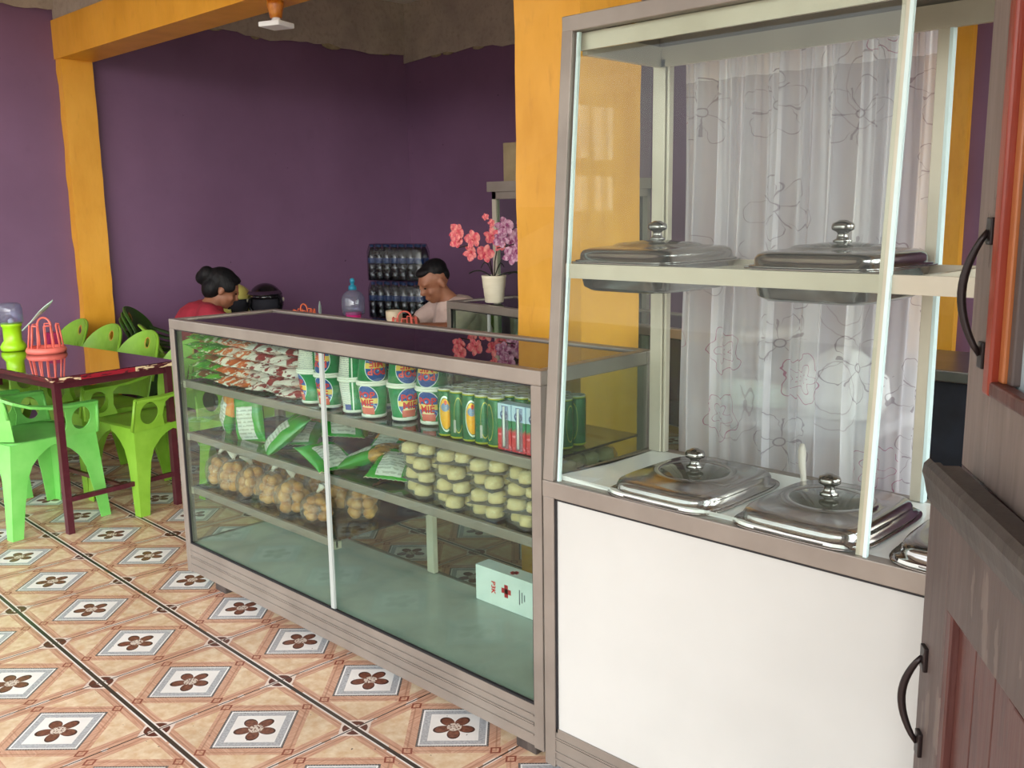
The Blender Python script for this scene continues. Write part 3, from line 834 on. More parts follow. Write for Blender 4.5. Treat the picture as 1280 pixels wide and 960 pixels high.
# ------------------------------------------------------------------ bags of bread rolls on the bottom shelf
M_bread = mat('golden_bread', rough=.45, fn=mottled('b8782f', 'e8b468', 16., bump=.3))
def bread_bag(seed, label, loc, rz):
    t = thing('bread_bag', label, 'bread bag', loc, rz, 'knotted bags of bread rolls')
    rnd = random.Random(seed)
    prof = [(.030, .002), (.054, .006), (.064, .03), (.066, .06), (.058, .088), (.036, .108), (.014, .120), (.007, .126)]
    ph = rnd.uniform(0, 6)
    loops = []
    for r_, z in prof:
        loops.append([((r_*(1+.07*sin(5*a+ph)+.05*sin(11*a+z*60)))*cos(a), (r_*(1+.06*sin(4*a+ph)))*sin(a)*.9, z+.004*sin(7*a)) for a in [2*pi*i/30 for i in range(30)]])
    MB().loft(loops).obj('bag_film', M_film, t)
    k = 0
    for z, n, rad in ((.026, 5, .036), (.060, 5, .036), (.088, 3, .02)):
        for i in range(n):
            a = 2*pi*i/n+z*40+rnd.uniform(-.2, .2); rr_ = rnd.uniform(.019, .023)
            MB().ball((rad*cos(a), rad*sin(a)*.9, z+rnd.uniform(-.003, .003)), (rr_*1.05, rr_, rr_*.95), seg=12, rng=8).obj('bread_roll', M_bread, t)
    lean = rnd.uniform(-1, 1); ly = rnd.uniform(-.6, .3)
    kn = MB()
    lo = []
    for s_, w_ in ((0, .006), (.010, .007), (.02, .013), (.035, .02), (.052, .026), (.06, .024)):
        cx_, cy_ = lean*s_*.7, ly*s_
        lo.append([(cx_+w_*cos(a)*1.0, cy_+w_*.35*sin(a)+.004*sin(3*a+s_*90), .122+s_*.8) for a in [2*pi*i/16 for i in range(16)]])
    kn.loft(lo, cap1=False).obj('knot', M_knot, t)
    return t
bb = [bread_bag(s, 'knotted clear bag of golden bread rolls, first of the front row from the post', (0, 0, 0), 0) for s in (1,)]
bb += [bread_bag(4, 'knotted clear bag of bread rolls, second of the front row from the post', (0, 0, 0), 0), bread_bag(9, 'knotted clear bag of bread rolls, third of the front row from the post', (0, 0, 0), 0)]
spots = [(.105, .115, 0), (.225, .11, 40), (.345, .115, 100), (.485, .115, 10), (.625, .11, 70), (.77, .115, 160)]
for i, (x, y, a) in enumerate(spots):
    lab = 'knotted clear bag of bread rolls, %s of the front row from the post' % ORD[i]
    if i < 3: o = bb[i]; o.location = (x, y, .3975); o.rotation_euler = (0, 0, R(a)); o['label'] = lab
    else: o = dup(bb[i % 3], (x, y, .3975), R(a), lab)
    if i == 5: o.scale = (1.12, 1.0, .8)
for i, (x, y, a) in enumerate([(.17, .25, 30), (.31, .26, 80), (.45, .255, 150), (.59, .25, 200), (.73, .255, 250), (.87, .23, 300)]):
    dup(bb[(i+1) % 3], (x, y, .3975), R(a), 'knotted clear bag of bread rolls, %s of the back row from the post' % ORD[i])

# ------------------------------------------------------------------ packs of steamed buns
M_bun = mat('pale_bun', rough=.4, fn=mottled('dcc890', 'f0dfb2', 40.))
M_rais = mat('dark_raisin', '2a1a14', .4)
pk = thing('bun_pack', 'pack', 'bun pack', (0, 0, 0), 0, 'wrapped bun packs')
for i, (x, y) in enumerate([(-.031, -.028), (.029, -.03), (-.03, .028), (.03, .027)]):
    m = MB()
    m.loft([[(x+.027*k*cos(a)*(1+.05*sin(7*a)), y+.027*k*sin(a)*(1+.04*sin(7*a)), z) for a in [2*pi*j/20 for j in range(20)]] for k, z in ((.6, .003), (.95, .006), (1., .014), (.9, .022), (.97, .025), (.86, .031), (.55, .036), (.2, .0375))])
    m.mi = 1; m.ball((x+.004, y-.003, .0355), (.004, .0035, .0025), seg=8, rng=6)
    m.obj('bun', [M_bun, M_rais], pk)
MB().loft([sell(.058, .055, .001, 4), sell(.066, .062, .004, 4), sell(.067, .063, .018, 4), sell(.062, .058, .034, 3.5), sell(.045, .042, .0395, 3)]).obj('wrapper', M_film, pk)
MB().box((-.06, -.058, .0), (.06, .058, .0016)).obj('tray', M_clearp, pk)
rnd = random.Random(8); first = True
for r_ in range(3):
    xs = [1.365, 1.512, 1.655, 1.797] if r_ == 0 else [1.325, 1.475, 1.625, 1.775] if r_ == 1 else [1.33, 1.48, 1.64, 1.79]
    hs = [4, 4, 4, 4] if r_ == 0 else [4, 4, 4, 4] if r_ == 1 else [3, 4, 4, 4]
    for c, x in enumerate(xs):
        for l in range(hs[c]):
            lab = 'wrapped pale bun pack, %s from the shelf, %s stack from the snack bags, %s row' % (['lowest', 'second', 'third', 'topmost'][l], ORD[c], ['front', 'middle', 'back'][r_])
            loc = (x+rnd.uniform(-.006, .006), .108+r_*.125+rnd.uniform(-.006, .006), .6145+l*.0415); rot = (R(rnd.uniform(-5, 5)), R(rnd.uniform(-5, 5)), R(rnd.uniform(-22, 22)))
            if first: pk.location = loc; pk.rotation_euler = rot; pk['label'] = lab; first = False
            else: dup(pk, loc, rot, lab)

# ------------------------------------------------------------------ first-aid box
fb = thing('first_aid_box', 'white first-aid carton with red cross at the bottom of the low case', 'box', (1.27, .385, .166))
M_card = mat('white_card', rough=.6, fn=mottled('d6dedb', 'e4e9e6', 12.))
MB().box((0, 0, 0), (.31, .062, .122), bev=.0015).obj('carton', M_card, fb)
c = MB()
c.box((.121, -.0008, .055), (.163, .0, .072)).box((.134, -.0008, .042), (.150, .0, .085))
c.box((.14, .02, .1218), (.17, .034, .1226)).box((.148, .012, .1218), (.162, .042, .1226)); c.obj('red_cross', mat('red_ink', 'b8202c', .5), fb)
def flat_text(mb, s, size, M):
    vs, fs = text_geo(s, size); mb.mesh(vs, fs, M)
tx = MB(); flat_text(tx, 'P3K', .026, Matrix.Translation((.083, -.001, .062)) @ Matrix.Rotation(pi/2, 4, 'X') @ Matrix.Rotation(-pi/2, 4, 'Z')); tx.obj('lettering', M_txt, fb)
tx = MB()
for k in range(3): tx.box((.20+k*.011, -.0008, .035+.008*k), (.2035+k*.011, 0, .085-.006*k))
tx.obj('small_print', mat('grey_ink', '6a6c74', .6), fb)

# ------------------------------------------------------------------ plastic chairs (local: faces -y)
def chair(m, label, loc, rz, grp):
    t = thing('plastic_chair', label, 'chair', loc, rz, grp)
    # seat
    s = MB()
    n = 10; top = []
    s.loft([sell(.205, .2, .40, 5), sell(.212, .207, .425, 5), sell(.205, .2, .432, 5), sell(.17, .165, .427, 4), sell(.06, .06, .421, 3)], cap0=False)
    s.obj('seat', m, t)
    # legs: an angle of two flanges meeting at the corner, arching into the seat edge
    for sx in (-1, 1):
        for sy in (-1, 1):
            l = MB(); loops = []
            fl = []
            for z, wd in ((0, .05), (.14, .062), (.26, .078), (.32, .10), (.36, .135), (.385, .17), (.40, .21), (.43, .212)):
                k = 1-z/.43; X_ = .213+.035*k; Y_ = .208+(.02 if sy < 0 else .05)*k
                c_ = V((sx*X_, sy*Y_, z)); a = V((-sx*wd, 0, 0)); b = V((0, -sy*wd, 0)); i_ = V((-sx*.006, -sy*.006, 0)); h = .016 if z < .36 else .004
                fl.append([c_+a, c_, c_+b, c_+b+V((-sx*.006, 0, 0)), c_+V((-sx*.006, -sy*.006, 0)), c_+a+V((0, -sy*.006, 0))])
            l.loft(fl, smooth=False)
            rib = [[V((sx*(.213+.035*(1-z/.43)))-0 if False else sx*(.213+.035*(1-z/.43))-sx*.016, sy*(.208+(.02 if sy < 0 else .05)*(1-z/.43))-sy*.006, z) if False else V((sx*(.197+.035*(1-z/.43)), sy*(.192+(.02 if sy < 0 else .05)*(1-z/.43)), z))+d_ for d_ in (V((.003, .003, 0)), V((-.003, .003, 0)), V((-.003, -.003, 0)), V((.003, -.003, 0)))] for z in (.0, .40)]
            l.obj('leg', m, t)
    # backrest: domed, curved, with an eye hole and slots
    def bmap(x, z):
        k = (z-.40)/.41
        return (x*(1.0+.06*k), .195+.105*k-.05*(1-(abs(x)/.22)**2)*-.6-.045*(abs(x)/.21)**2, z)
    out = [(-.19, .44), (.19, .44), (.205, .55), (.208, .62)]+[(.208*cos(a), .62+.18*sin(a)) for a in [pi*i/18 for i in range(1, 18)]]+[(-.208, .62), (-.205, .55)]
    holes = [oval(0, .735, .022, .026, 18)]
    for i in range(-3, 4):
        zz = .665-.012*abs(i)
        holes.append([(i*.036-.006, .54), (i*.036+.006, .54), (i*.038+.007, zz-.03), (i*.038, zz), (i*.038-.007, zz-.03)])
    b = MB(); b.add(sheet(out, holes, bmap, .006, [x*.03 for x in range(-6, 7)], [.5, .6, .7, .8]), smooth=False)
    b.tube([V(bmap(x*.995, z))+V((0, .006, 0)) for x, z in out[2:]], .008, 6)
    bo = b.obj('backrest', m, t)
    e = MB(); e.tube([V(bmap(x, z))+V((0, -.003, 0)) for x, z in oval(0, .735, .025, .029, 18)], .004, 6, closed=True); e.obj('eye_ring', M_orange, bo)
    # arms: band sweeping from the back to the front, then a panel with an oval hole
    for sx in (-1, 1):
        a = MB()
        path = [(.198, .235, .655), (.222, .19, .63), (.238, .12, .602), (.244, .03, .585), (.246, -.06, .578), (.246, -.15, .578), (.243, -.205, .575)]
        lo = []
        for i, (x, y, z) in enumerate(path):
            d = V(path[min(i+1, 6)])-V(path[max(i-1, 0)]); nrm = V((0, -d.z, d.y)).normalized()
            if nrm.z < 0: nrm = -nrm
            w = .020+.004*sin(i*.5)
            c = V((sx*x, y, z))
            lo.append([c+V((w, 0, 0))-nrm*.012, c+V((w, 0, 0)), c+nrm*.006, c-V((w, 0, 0)), c-V((w, 0, 0))-nrm*.012, c-V((w*.8, 0, 0))-nrm*.012, c-V((w*.8, 0, 0))-nrm*.003, c+V((w*.8, 0, 0))-nrm*.003, c+V((w*.8, 0, 0))-nrm*.012])
        a.loft(lo, smooth=False)
        out = [(-.218, .415), (-.045, .425), (-.06, .48), (-.05, .545), (-.01, .572), (-.208, .573)]
        a.add(sheet(out, [oval(-.132, .502, .048, .055, 24)], lambda y, z: (sx*(.214+.030*(z-.415)/.16), y, z), .006))
        a.tube([(sx*.216, -.218, .42), (sx*.246, -.208, .575)], .008, 6)
        a.obj('armrest', m, t)
    return t
G1 = 'green plastic chairs around the maroon table'
ra = R(5)
cm = chair(M_mint, 'bright green plastic armchair at the near end of the maroon table', (-1.315, -.10, 0), R(180)+R(9), G1)
dup(cm, (-1.93, -.24, 0), R(180)+R(6), 'bright green plastic armchair cut by the frame edge, on the near side of the table')
co = chair(M_olive, 'green plastic armchair at the far side of the table, wide front leg behind the stretcher', (-1.21, .44, 0), R(6), G1)
dup(co, (-1.75, .42, 0), R(4), 'green plastic armchair before the yellow pilaster, with orange-ringed eye hole', G1)
dup(co, (-.80, .84, 0), R(6), 'green plastic armchair mostly hidden behind the left end of the low case', G1)
dup(co, (-2.25, .43, 0), R(4), 'green plastic armchair behind the coral basket, left of the pilaster', G1)
dup(co, (-2.74, .43, 0), R(0), 'green plastic armchair farthest along the table, behind the lime jug', G1)
cd = chair(M_dgreen, 'dark green chair, lowest of the stack by the purple wall', (-2.42, 1.22, 0), R(142), 'stacked dark green chairs')
for i in range(1, 3):
    dup(cd, (-2.42+.006*i, 1.22+.012*i, .034*i), R(142), 'dark green chair, %s of the stack by the purple wall' % ['', 'middle one', 'topmost'][i])

# ------------------------------------------------------------------ tables
def table(label, loc, rz, L, W, H=.735, grp=None):
    t = thing('dining_table', label, 'table', loc, rz, grp)      # local: near right corner at the origin, runs to -x and +y
    MB().box((-L, 0, H-.004), (0, W, H)).obj('tabletop', M_tabtop, t)
    e = MB().box((-L, -.002, H-.024), (.002, W+.002, H-.004)).obj('edge_band', M_tabedge, t)
    f = MB().box((-L+.03, .03, H-.06), (-.03, .05, H-.024)).box((-L+.03, W-.05, H-.06), (-.03, W-.03, H-.024)).box((-.05, .03, H-.06), (-.03, W-.03, H-.024)).box((-L+.03, .03, H-.06), (-L+.05, W-.03, H-.024))
    f.obj('apron', M_tableg, t)
    for x in (-L+.02, -.05):
        for y in (.015, W-.045): MB().box((x, y, 0), (x+.03, y+.03, H-.024)).obj('leg', M_tableg, t)
    for x in (-L+.025, -.045): MB().box((x, .04, .15), (x+.02, W-.04, .172)).obj('stretcher', M_tableg, t)
    MB().box((-L+.03, W/2-.01, .152), (-.03, W/2+.01, .17)).obj('long_stretcher', M_tableg, t)
    return t
table('glossy maroon table with chipped edge among the green chairs', (-.92, -.115, 0), R(6), 1.95, .62, .738)
table('long maroon table where the two people sit, behind the low case', (-.45, 1.47, 0), R(0), 2.1, .52, .735)

# cutlery baskets
def basket(m, label, loc, rz, spoon=True):
    t = thing('cutlery_basket', label, 'basket', loc, rz, 'plastic cutlery baskets')
    b = MB().lathe([(.055, 0), (.075, .0), (.079, .012), (.074, .022), (.066, .026), (.062, .02), (.05, .004)], 28)
    b.obj('base', m, t)
    k = MB(); n = 14
    for i in range(n):
        a = 2*pi*i/n
        if i % 2 == 0: a0, a1 = a-.11, a+.30
        p = lambda a_, r_, z: (r_*cos(a_), r_*sin(a_), z)
        k.tube([p(a, .068, .02), p(a, .056, .115)], .0032, 6)
        if i % 2 == 0: k.tube([p(a+2*pi/n*j/4, .056, .115) for j in range(5)], .0032, 6)
    k.obj('ribs', m, t)
    h = MB().tube([(-.03, 0, .025)]+[(-.03+.0*i, 0, .06) for i in range(1)]+[(-.032*cos(a), 0, .115+.03*sin(a)) for a in [pi*i/8 for i in range(9)]]+[(.032, 0, .025)], .0042, 8)
    h.obj('handle', m, t)
    return t
def leaf_spoon(label, loc, rz):
    o = MB()
    lo = []
    for s_, w_ in ((0, .003), (.05, .004), (.08, .012), (.11, .02), (.14, .016), (.17, .002)):
        lo.append([(s_*.75, w_*cos(a), s_*.62+.003*sin(a)) for a in [2*pi*i/10 for i in range(10)]])
    o.loft(lo); x = o.obj('spoon', mat('pale_green_plastic', 'c6e2d2', .35), loc=loc); x.rotation_euler = (0, 0, rz)
    return tag(x, label, 'spoon')
b0 = basket(M_coral, 'coral plastic cutlery basket on the glossy maroon table', (-1.80, .185, .739), R(30))
b0.scale = (1.28, 1.28, 1.28)
leaf_spoon('pale green spoon sticking out of the coral basket on the glossy table', (-1.87, .10, .86), R(35)).scale = (1.5, 1.5, 1.5)
M_pnk2 = mat('magenta_plastic', 'a81c5a', .4)
bx = MB().box((-.035, -.03, 0), (.035, .03, .085), bev=.006).obj('napkin_box', M_pnk2, loc=(-1.98, .29, .738)); tag(bx, 'small magenta box behind the lime jug on the maroon table', 'box')
def jug(m, label, loc, s=1., valve=False):
    t = thing('water_jug', label, 'jug', loc, 0)
    MB().lathe([(.05, 0), (.056, .004), (.058, .022), (.05, .036), (.04, .05), (.041, .115), (.046, .118), (.046, .135)], 28).obj('jug_body', m, t)
    if valve:
        MB().lathe([(.046, .12), (.062, .125), (.066, .15), (.066, .215), (.05, .245), (.022, .262), (.018, .27)], 28).obj('bottle', M_clearp, t)
        MB().lathe([(.02, .262), (.024, .265), (.022, .285), (.010, .29), (.010, .303), (.015, .306), (.013, .325), (.004, .33)], 16).obj('valve', mat('teal_plastic', '1f7f9a', .3), t)
    else:
        MB().lathe([(.046, .13), (.054, .136), (.055, .20), (.05, .222), (.035, .23), (.001, .232)], 28).obj('cover', M_clearp, t)
        MB().ball((0, 0, .142), (.014, .014, .014)).obj('spout', M_white, t)
    t.scale = (s, s, s); return t
jug(M_lime, 'lime green jug with clear cover on the glossy maroon table', (-2.03, .10, .739), 1.12)
jug(M_pink, 'hot pink jug with clear bottle and teal valve on the far table', (-1.085, 1.665, .736), 1.02, True)
b1 = basket(M_orp, 'orange plastic cutlery basket on the far table before the helmets', (-1.50, 1.60, .736), 0)
b1.scale = (1.15, 1.15, 1.15)
leaf_spoon('pale leaf-shaped spoon standing beside the orange basket on the far table', (-1.36, 1.62, .76), R(200)).rotation_euler = (0, R(-50), R(30))
b2 = dup(b0, (-.65, 1.69, .736), R(50), 'coral plastic cutlery basket in front of the man on the far table'); b2.scale = (1.15, 1.15, 1.15)
cj = thing('jar', 'cream jar with open top beside the coral basket on the far table', 'jar', (-.74, 1.69, .736))
MB().lathe([(.035, 0), (.043, .01), (.045, .07), (.036, .085), (.04, .095), (.041, .125), (.037, .128), (.033, .12), (.03, .09)], 24).obj('jar_body', mat('cream_plastic', 'd8c8aa', .5), cj)
MB().lathe([(.0455, .03), (.0462, .032), (.0462, .055), (.0455, .057)], 24).obj('jar_band', mat('tan_band', '8a6a44', .5), cj)
cj.scale = (1.15, 1.15, 1.3)
dup(co, (-1.22, 2.18, 0), R(-5), 'green plastic chair at the far table before the bottled water', 'green chairs at the far table')
dup(co, (-.86, 2.16, 0), R(-17), 'green plastic chair under the man in the beige shirt', 'green chairs at the far table')
dup(co, (-1.995, 1.15, 0), R(158), 'green plastic chair under the woman in red', 'green chairs at the far table')

# ------------------------------------------------------------------ helmets
def helmet(label, loc, rz, shell_m, second, peak):
    t = thing('motorcycle_helmet', label, 'helmet', loc, rz, 'helmets on the far table')      # faces -y
    m = MB(); lo = []
    for i in range(13):
        a = -.75+(pi/2+.75)*i/12; z = .135+.125*sin(a); r_ = max(.002, cos(a))
        lo.append([(.118*r_*cos(b), .14*r_*sin(b), z) for b in [2*pi*k/32 for k in range(32)]])
    m.loft(lo)
    # face opening
    bm = m.bm
    kill = [f for f in bm.faces if f.calc_center_median().y < -.06 and f.calc_center_median().z < .165 and abs(f.calc_center_median().x) < .1]
    bmesh.ops.delete(bm, geom=kill, context='FACES')
    for f in bm.faces: f.material_index = 1 if f.calc_center_median().y > .045 else 0
    m.obj('shell', [shell_m, second], t, mods=[('SOLIDIFY', dict(thickness=.012))])
    MB().loft([[(.102*cos(b)*k, .122*sin(b)*k, z) for b in [2*pi*i/24 for i in range(24)]] for k, z in ((.75, .07), (.95, .11), (.95, .16), (.7, .21))]).obj('lining', M_dark, t)
    if peak:
        p = MB(); lo = []
        for i in range(9):
            a = pi+pi*.14+(pi*.72)*i/8
            lo.append([(.115*cos(a), .136*sin(a), .20), (.125*cos(a), .21*sin(a)-.0, .19+.0*i), (.125*cos(a), .21*sin(a), .196), (.112*cos(a), .132*sin(a), .212)])
        p.loft(lo, smooth=False).obj('peak', shell_m, t)
    m = MB()
    for sx in (-1, 1): m.lathe([(.014, 0), (.014, .008), (.006, .010)], 14, M=Matrix.Translation((sx*.112, -.02, .15)) @ Matrix.Rotation(sx*pi/2, 4, 'Y'))
    m.obj('visor_button', M_alu2, t)
    return t
M_hblk = mat('black_gloss', '131216', .18, coat=.5); M_hred = mat('dark_red_gloss', '7a1830', .25, coat=.4); M_hyel = mat('pale_yellow_gloss', 'd8cf72', .3)
helmet('dark red and black motorcycle helmet with peak on the far table', (-2.16, 1.74, .736), R(55), M_hblk, M_hred, True)
helmet('pale yellow and black motorcycle helmet behind the woman', (-2.33, 1.60, .736), R(100), M_hyel, M_hyel, False)

# ------------------------------------------------------------------ bottled water in shrink wrap
wp = thing('bottled_water_pack', 'shrink-wrapped pack of water bottles, topmost of the stack in the corner', 'water pack', (0, 0, 0), 0, 'packs of bottled water')
bt = None
M_shrink = glass('shrink_wrap', 'e2e4e6', .1, .05, .6, .25)
M_bot = glass('bottle_plastic', '9aa6ac', .08, .08, .7); M_blue = mat('blue_label', '1c3a6a', .4)
for i in range(7):
    for j in range(2):
        x, y = (i-3)*.063, (j-.5)*.064
        m = MB().lathe([(.026, 0), (.03, .006), (.0305, .05), (.028, .055), (.0305, .06), (.0305, .1), (.028, .105), (.0305, .11), (.0305, .16), (.022, .2), (.012, .222), (.012, .232)], 14)
        b = m.obj('bottle', M_bot, wp, loc=(x, y, .003))
        MB().lathe([(.0308, .118), (.0312, .119), (.0312, .152), (.0308, .153)], 14).obj('bottle_label', M_blue, b)
        MB().lathe([(.014, .226), (.0145, .228), (.0145, .242), (.012, .244)], 12).obj('bottle_cap', M_blue, b)
MB().loft([sell(.222, .066, .001, 8), sell(.2235, .068, .01, 8), sell(.2235, .068, .2, 8), sell(.21, .06, .25, 6), sell(.2, .05, .252, 6)]).obj('shrink_film', M_shrink, wp)
wz = R(18)
cx_, cy_ = -1.66, 2.48
wp.location = (cx_, cy_, .985); wp.rotation_euler = (0, 0, wz)
dup(wp, (cx_+.01, cy_-.01, .73), wz, 'shrink-wrapped pack of water bottles, second from the top in the corner stack')
dup(wp, (cx_, cy_, .475), wz, 'shrink-wrapped pack of water bottles, third from the top in the corner stack')
dup(wp, (cx_, cy_, .22), wz, 'shrink-wrapped pack of water bottles, lowest of the corner stack')
cr = MB().box((-.25, -.12, 0), (.25, .12, .03)).box((-.25, -.12, .17), (.25, .12, .219))
for x in (-.24, -.02, .2): cr.box((x, -.1, .03), (x+.04, .1, .17))
o = cr.obj('wooden_crate', M_door, loc=(cx_, cy_, 0)); o.rotation_euler = (0, 0, wz); tag(o, 'low wooden crate under the stacked water packs in the corner', 'crate')

# ------------------------------------------------------------------ people (local: hips over the origin, face -y, seated)
def person(label, loc, rz, skin, shirt, female, sc):
    t = thing('person', label, 'person', loc, rz)
    t.scale = (sc, sc, sc)
    b = MB()
    k_ = .14 if female else 0.
    pel, ch, nk = V((0, .02, .52)), V((0, -.15+k_, .80)), V((0, -.23+k_, .935))
    hc = V((0, -.305, 1.045)) if not female else V((0, -.30+k_, 1.03))
    b.ball(pel, (.165, .13, .11)); b.limb(pel, ch, .135, .15); b.ball(ch, (.175, .115, .13)); b.limb(ch, nk, .12, .062); b.limb(nk, hc+V((0, .03, -.05)), .055, .05)
    b.limb((-.165, -.19+k_, .885), (.165, -.19+k_, .885), .062, .062)
    tilt = Matrix.Translation(hc) @ Matrix.Rotation(R(28), 4, 'X')
    def hb(c, r_): b.ball(c, r_, M=tilt)
    hb((0, .005, .03), (.076, .095, .09)); hb((0, -.035, -.035), (.058, .06, .075)); hb((0, -.06, -.085), (.03, .028, .025)); hb((0, -.06, .035), (.06, .035, .03))
    hb((0, -.105, -.02), (.0135, .018, .017)); hb((0, -.097, .005), (.009, .014, .028)); hb((0, -.088, -.058), (.025, .016, .008)); hb((0, -.084, -.07), (.021, .016, .008))
    for s_ in (-1, 1):
        hb((s_*.038, -.068, -.03), (.02, .02, .02)); hb((s_*.032, -.084, .03), (.022, .012, .009)); hb((s_*.077, .01, -.012), (.012, .02, .032))
        hip, kn, an = V((s_*.09, 0, .5)), V((s_*.11, -.43, .50)), V((s_*.11, -.40, .09))
        b.limb(hip, kn, .085, .058); b.limb(kn, an, .056, .038); b.limb(an+V((0, .02, -.03)), an+V((0, -.16, -.05)), .038, .03)
        sh, el, wr = V((s_*.185, -.19+k_, .88)), V((s_*.25, -.33+k_*.8, .785)), V((s_*.07, -.50+k_*.6, .79))
        b.limb(sh, el, .052, .042); b.limb(el, wr, .042, .029)
        hd = wr+V((-s_*.035, -.05, 0)); b.limb(wr, hd, .028, .03)
        for f in range(4):
            o_ = hd+V((-s_*(.02-.013*f)*.6, -.012, .018-.013*f)); mid = o_+V((-s_*.024, -.028+.003*abs(f-1), 0)); b.limb(o_, mid, .0095, .009); b.limb(mid, mid+V((-s_*.018, .012, -.006)), .009, .0078)
        b.limb(wr+V((-s_*.01, -.02, .015)), wr+V((-s_*.03, -.03, .045)), .011, .009)
    b.obj('body', skin, t, mods=[('REMESH', dict(mode='VOXEL', voxel_size=.0075, use_smooth_shade=True)), ('SMOOTH', dict(factor=.5, iterations=3))])
    s = MB()
    s.limb(pel+V((0, 0, .0)), ch, .15, .165); s.ball(ch, (.192, .132, .14)); s.limb((-.172, -.19+k_, .885), (.172, -.19+k_, .885), .073, .073); s.limb(ch, nk+V((0, .01, -.055)), .135, .085)
    s.ball(pel, (.178, .145, .1))
    for s_ in (-1, 1):
        s.limb((s_*.185, -.19+k_, .88), (s_*.235, -.29+k_*.85, .805), .066, .062)
    s.obj('shirt', shirt, t, mods=[('REMESH', dict(mode='VOXEL', voxel_size=.008, use_smooth_shade=True)), ('SMOOTH', dict(factor=.5, iterations=2))])
    p = MB()
    for s_ in (-1, 1):
        p.limb((s_*.09, 0, .5), (s_*.11, -.43, .50), .097, .07); p.limb((s_*.11, -.43, .5), (s_*.11, -.405, .13), .068, .055)
    p.ball((0, .02, .47), (.172, .14, .1))
    p.obj('trousers', M_dark, t, mods=[('REMESH', dict(mode='VOXEL', voxel_size=.009, use_smooth_shade=True))])
    h = MB()
    def hh(c, r_): h.ball(c, r_, M=tilt)
    hh((0, .028, .066), (.0765, .084, .068)); hh((0, .062, .025), (.068, .044, .055)); hh((0, -.03, .09), (.056, .058, .03))
    if female:
        hh((0, .02, .05), (.088, .102, .088)); hh((0, .06, -.01), (.08, .066, .085)); hh((0, .125, .045), (.05, .05, .055)); hh((.02, .14, .02), (.04, .04, .05))
        for s_ in (-1, 1): hh((s_*.07, -.01, .035), (.02, .055, .045))
    ho = h.obj('hair', M_hair, t, mods=[('REMESH', dict(mode='VOXEL', voxel_size=.007, use_smooth_shade=True))])
    e = MB()
    for s_ in (-1, 1): e.ball((s_*.032, -.088, .008), (.014, .006, .005), M=tilt, seg=10, rng=6)
    e.obj('eye', M_eye, t)
    if female:
        c = MB()
        for i in range(6): c.ball((.045+.009*cos(i), .115+.009*sin(i), .06), (.007, .007, .006), M=tilt, seg=8, rng=6)
        c.obj('hair_clip', mat('cream_clip', 'e0d6a0', .4), t)
    return t
person('man in a beige T-shirt seated with head bowed at the far table', (-.735, 2.365, 0), R(-17), M_skin2, M_shirt, False, .99)
person('woman in red with black hair in a bun, seen from behind', (-1.995, 1.16, 0), R(158), M_skin, M_redsh, True, .965)

# ------------------------------------------------------------------ second counter, plants, cabinet behind
c2 = thing('display_case', 'smaller glass display case with a flower pot on top, behind the low case', 'display case', (-.135, 1.545, 0), R(-9.8))
showcase(c2, 1.85, .43, 1.0, .04, [.36], [(.62, .03, 1.82)], base_h=.1)
M_pot = mat('cream_pot', rough=.5, fn=mottled('e6dcc2', 'efe6cf', 9., (1, 1, 4), .2))
M_leaf = mat('dark_leaf', '1e2a1c', .4); M_stem = mat('brown_stem', '3a2a22', .6)
def petal_fn(a, b):
    def f():
        (x, y, z), p = coords('Generated')
        return mix(ramp(noise(p, 4., 3.), .35, .65), a, b)
    return f
M_pet = mat('coral_petal', rough=.6, fn=petal_fn('d23e5a', 'f09a92')); M_pet2 = mat('purple_petal', rough=.6, fn=petal_fn('8a2a66', 'd8b0c4'))
def bloom(mb, c, face, s, rnd):
    q = V(face).to_track_quat('Z', 'Y').to_matrix().to_4x4(); q.translation = c
    q = q @ Matrix.Rotation(rnd.uniform(0, 6.3), 4, 'Z')
    for k in range(5):
        a = 2*pi*k/5; w = .5 if k in (1, 4) else .34
        lo = []
        for i, (d, ww) in enumerate(((.08, .1), (.3, .75), (.6, 1.), (.85, .7), (1., .15))):
            lo.append([(s*d*cos(a)-s*w*ww*v*sin(a), s*d*sin(a)+s*w*ww*v*cos(a), s*(.25*d*d-.12*abs(v)+.1)) for v in (-1, -.4, .4, 1)])
        mb.loft(lo, False, False, closed=False, M=q)
    mb.ball((0, 0, .12*s), (.16*s, .16*s, .22*s), M=q, seg=8, rng=6)
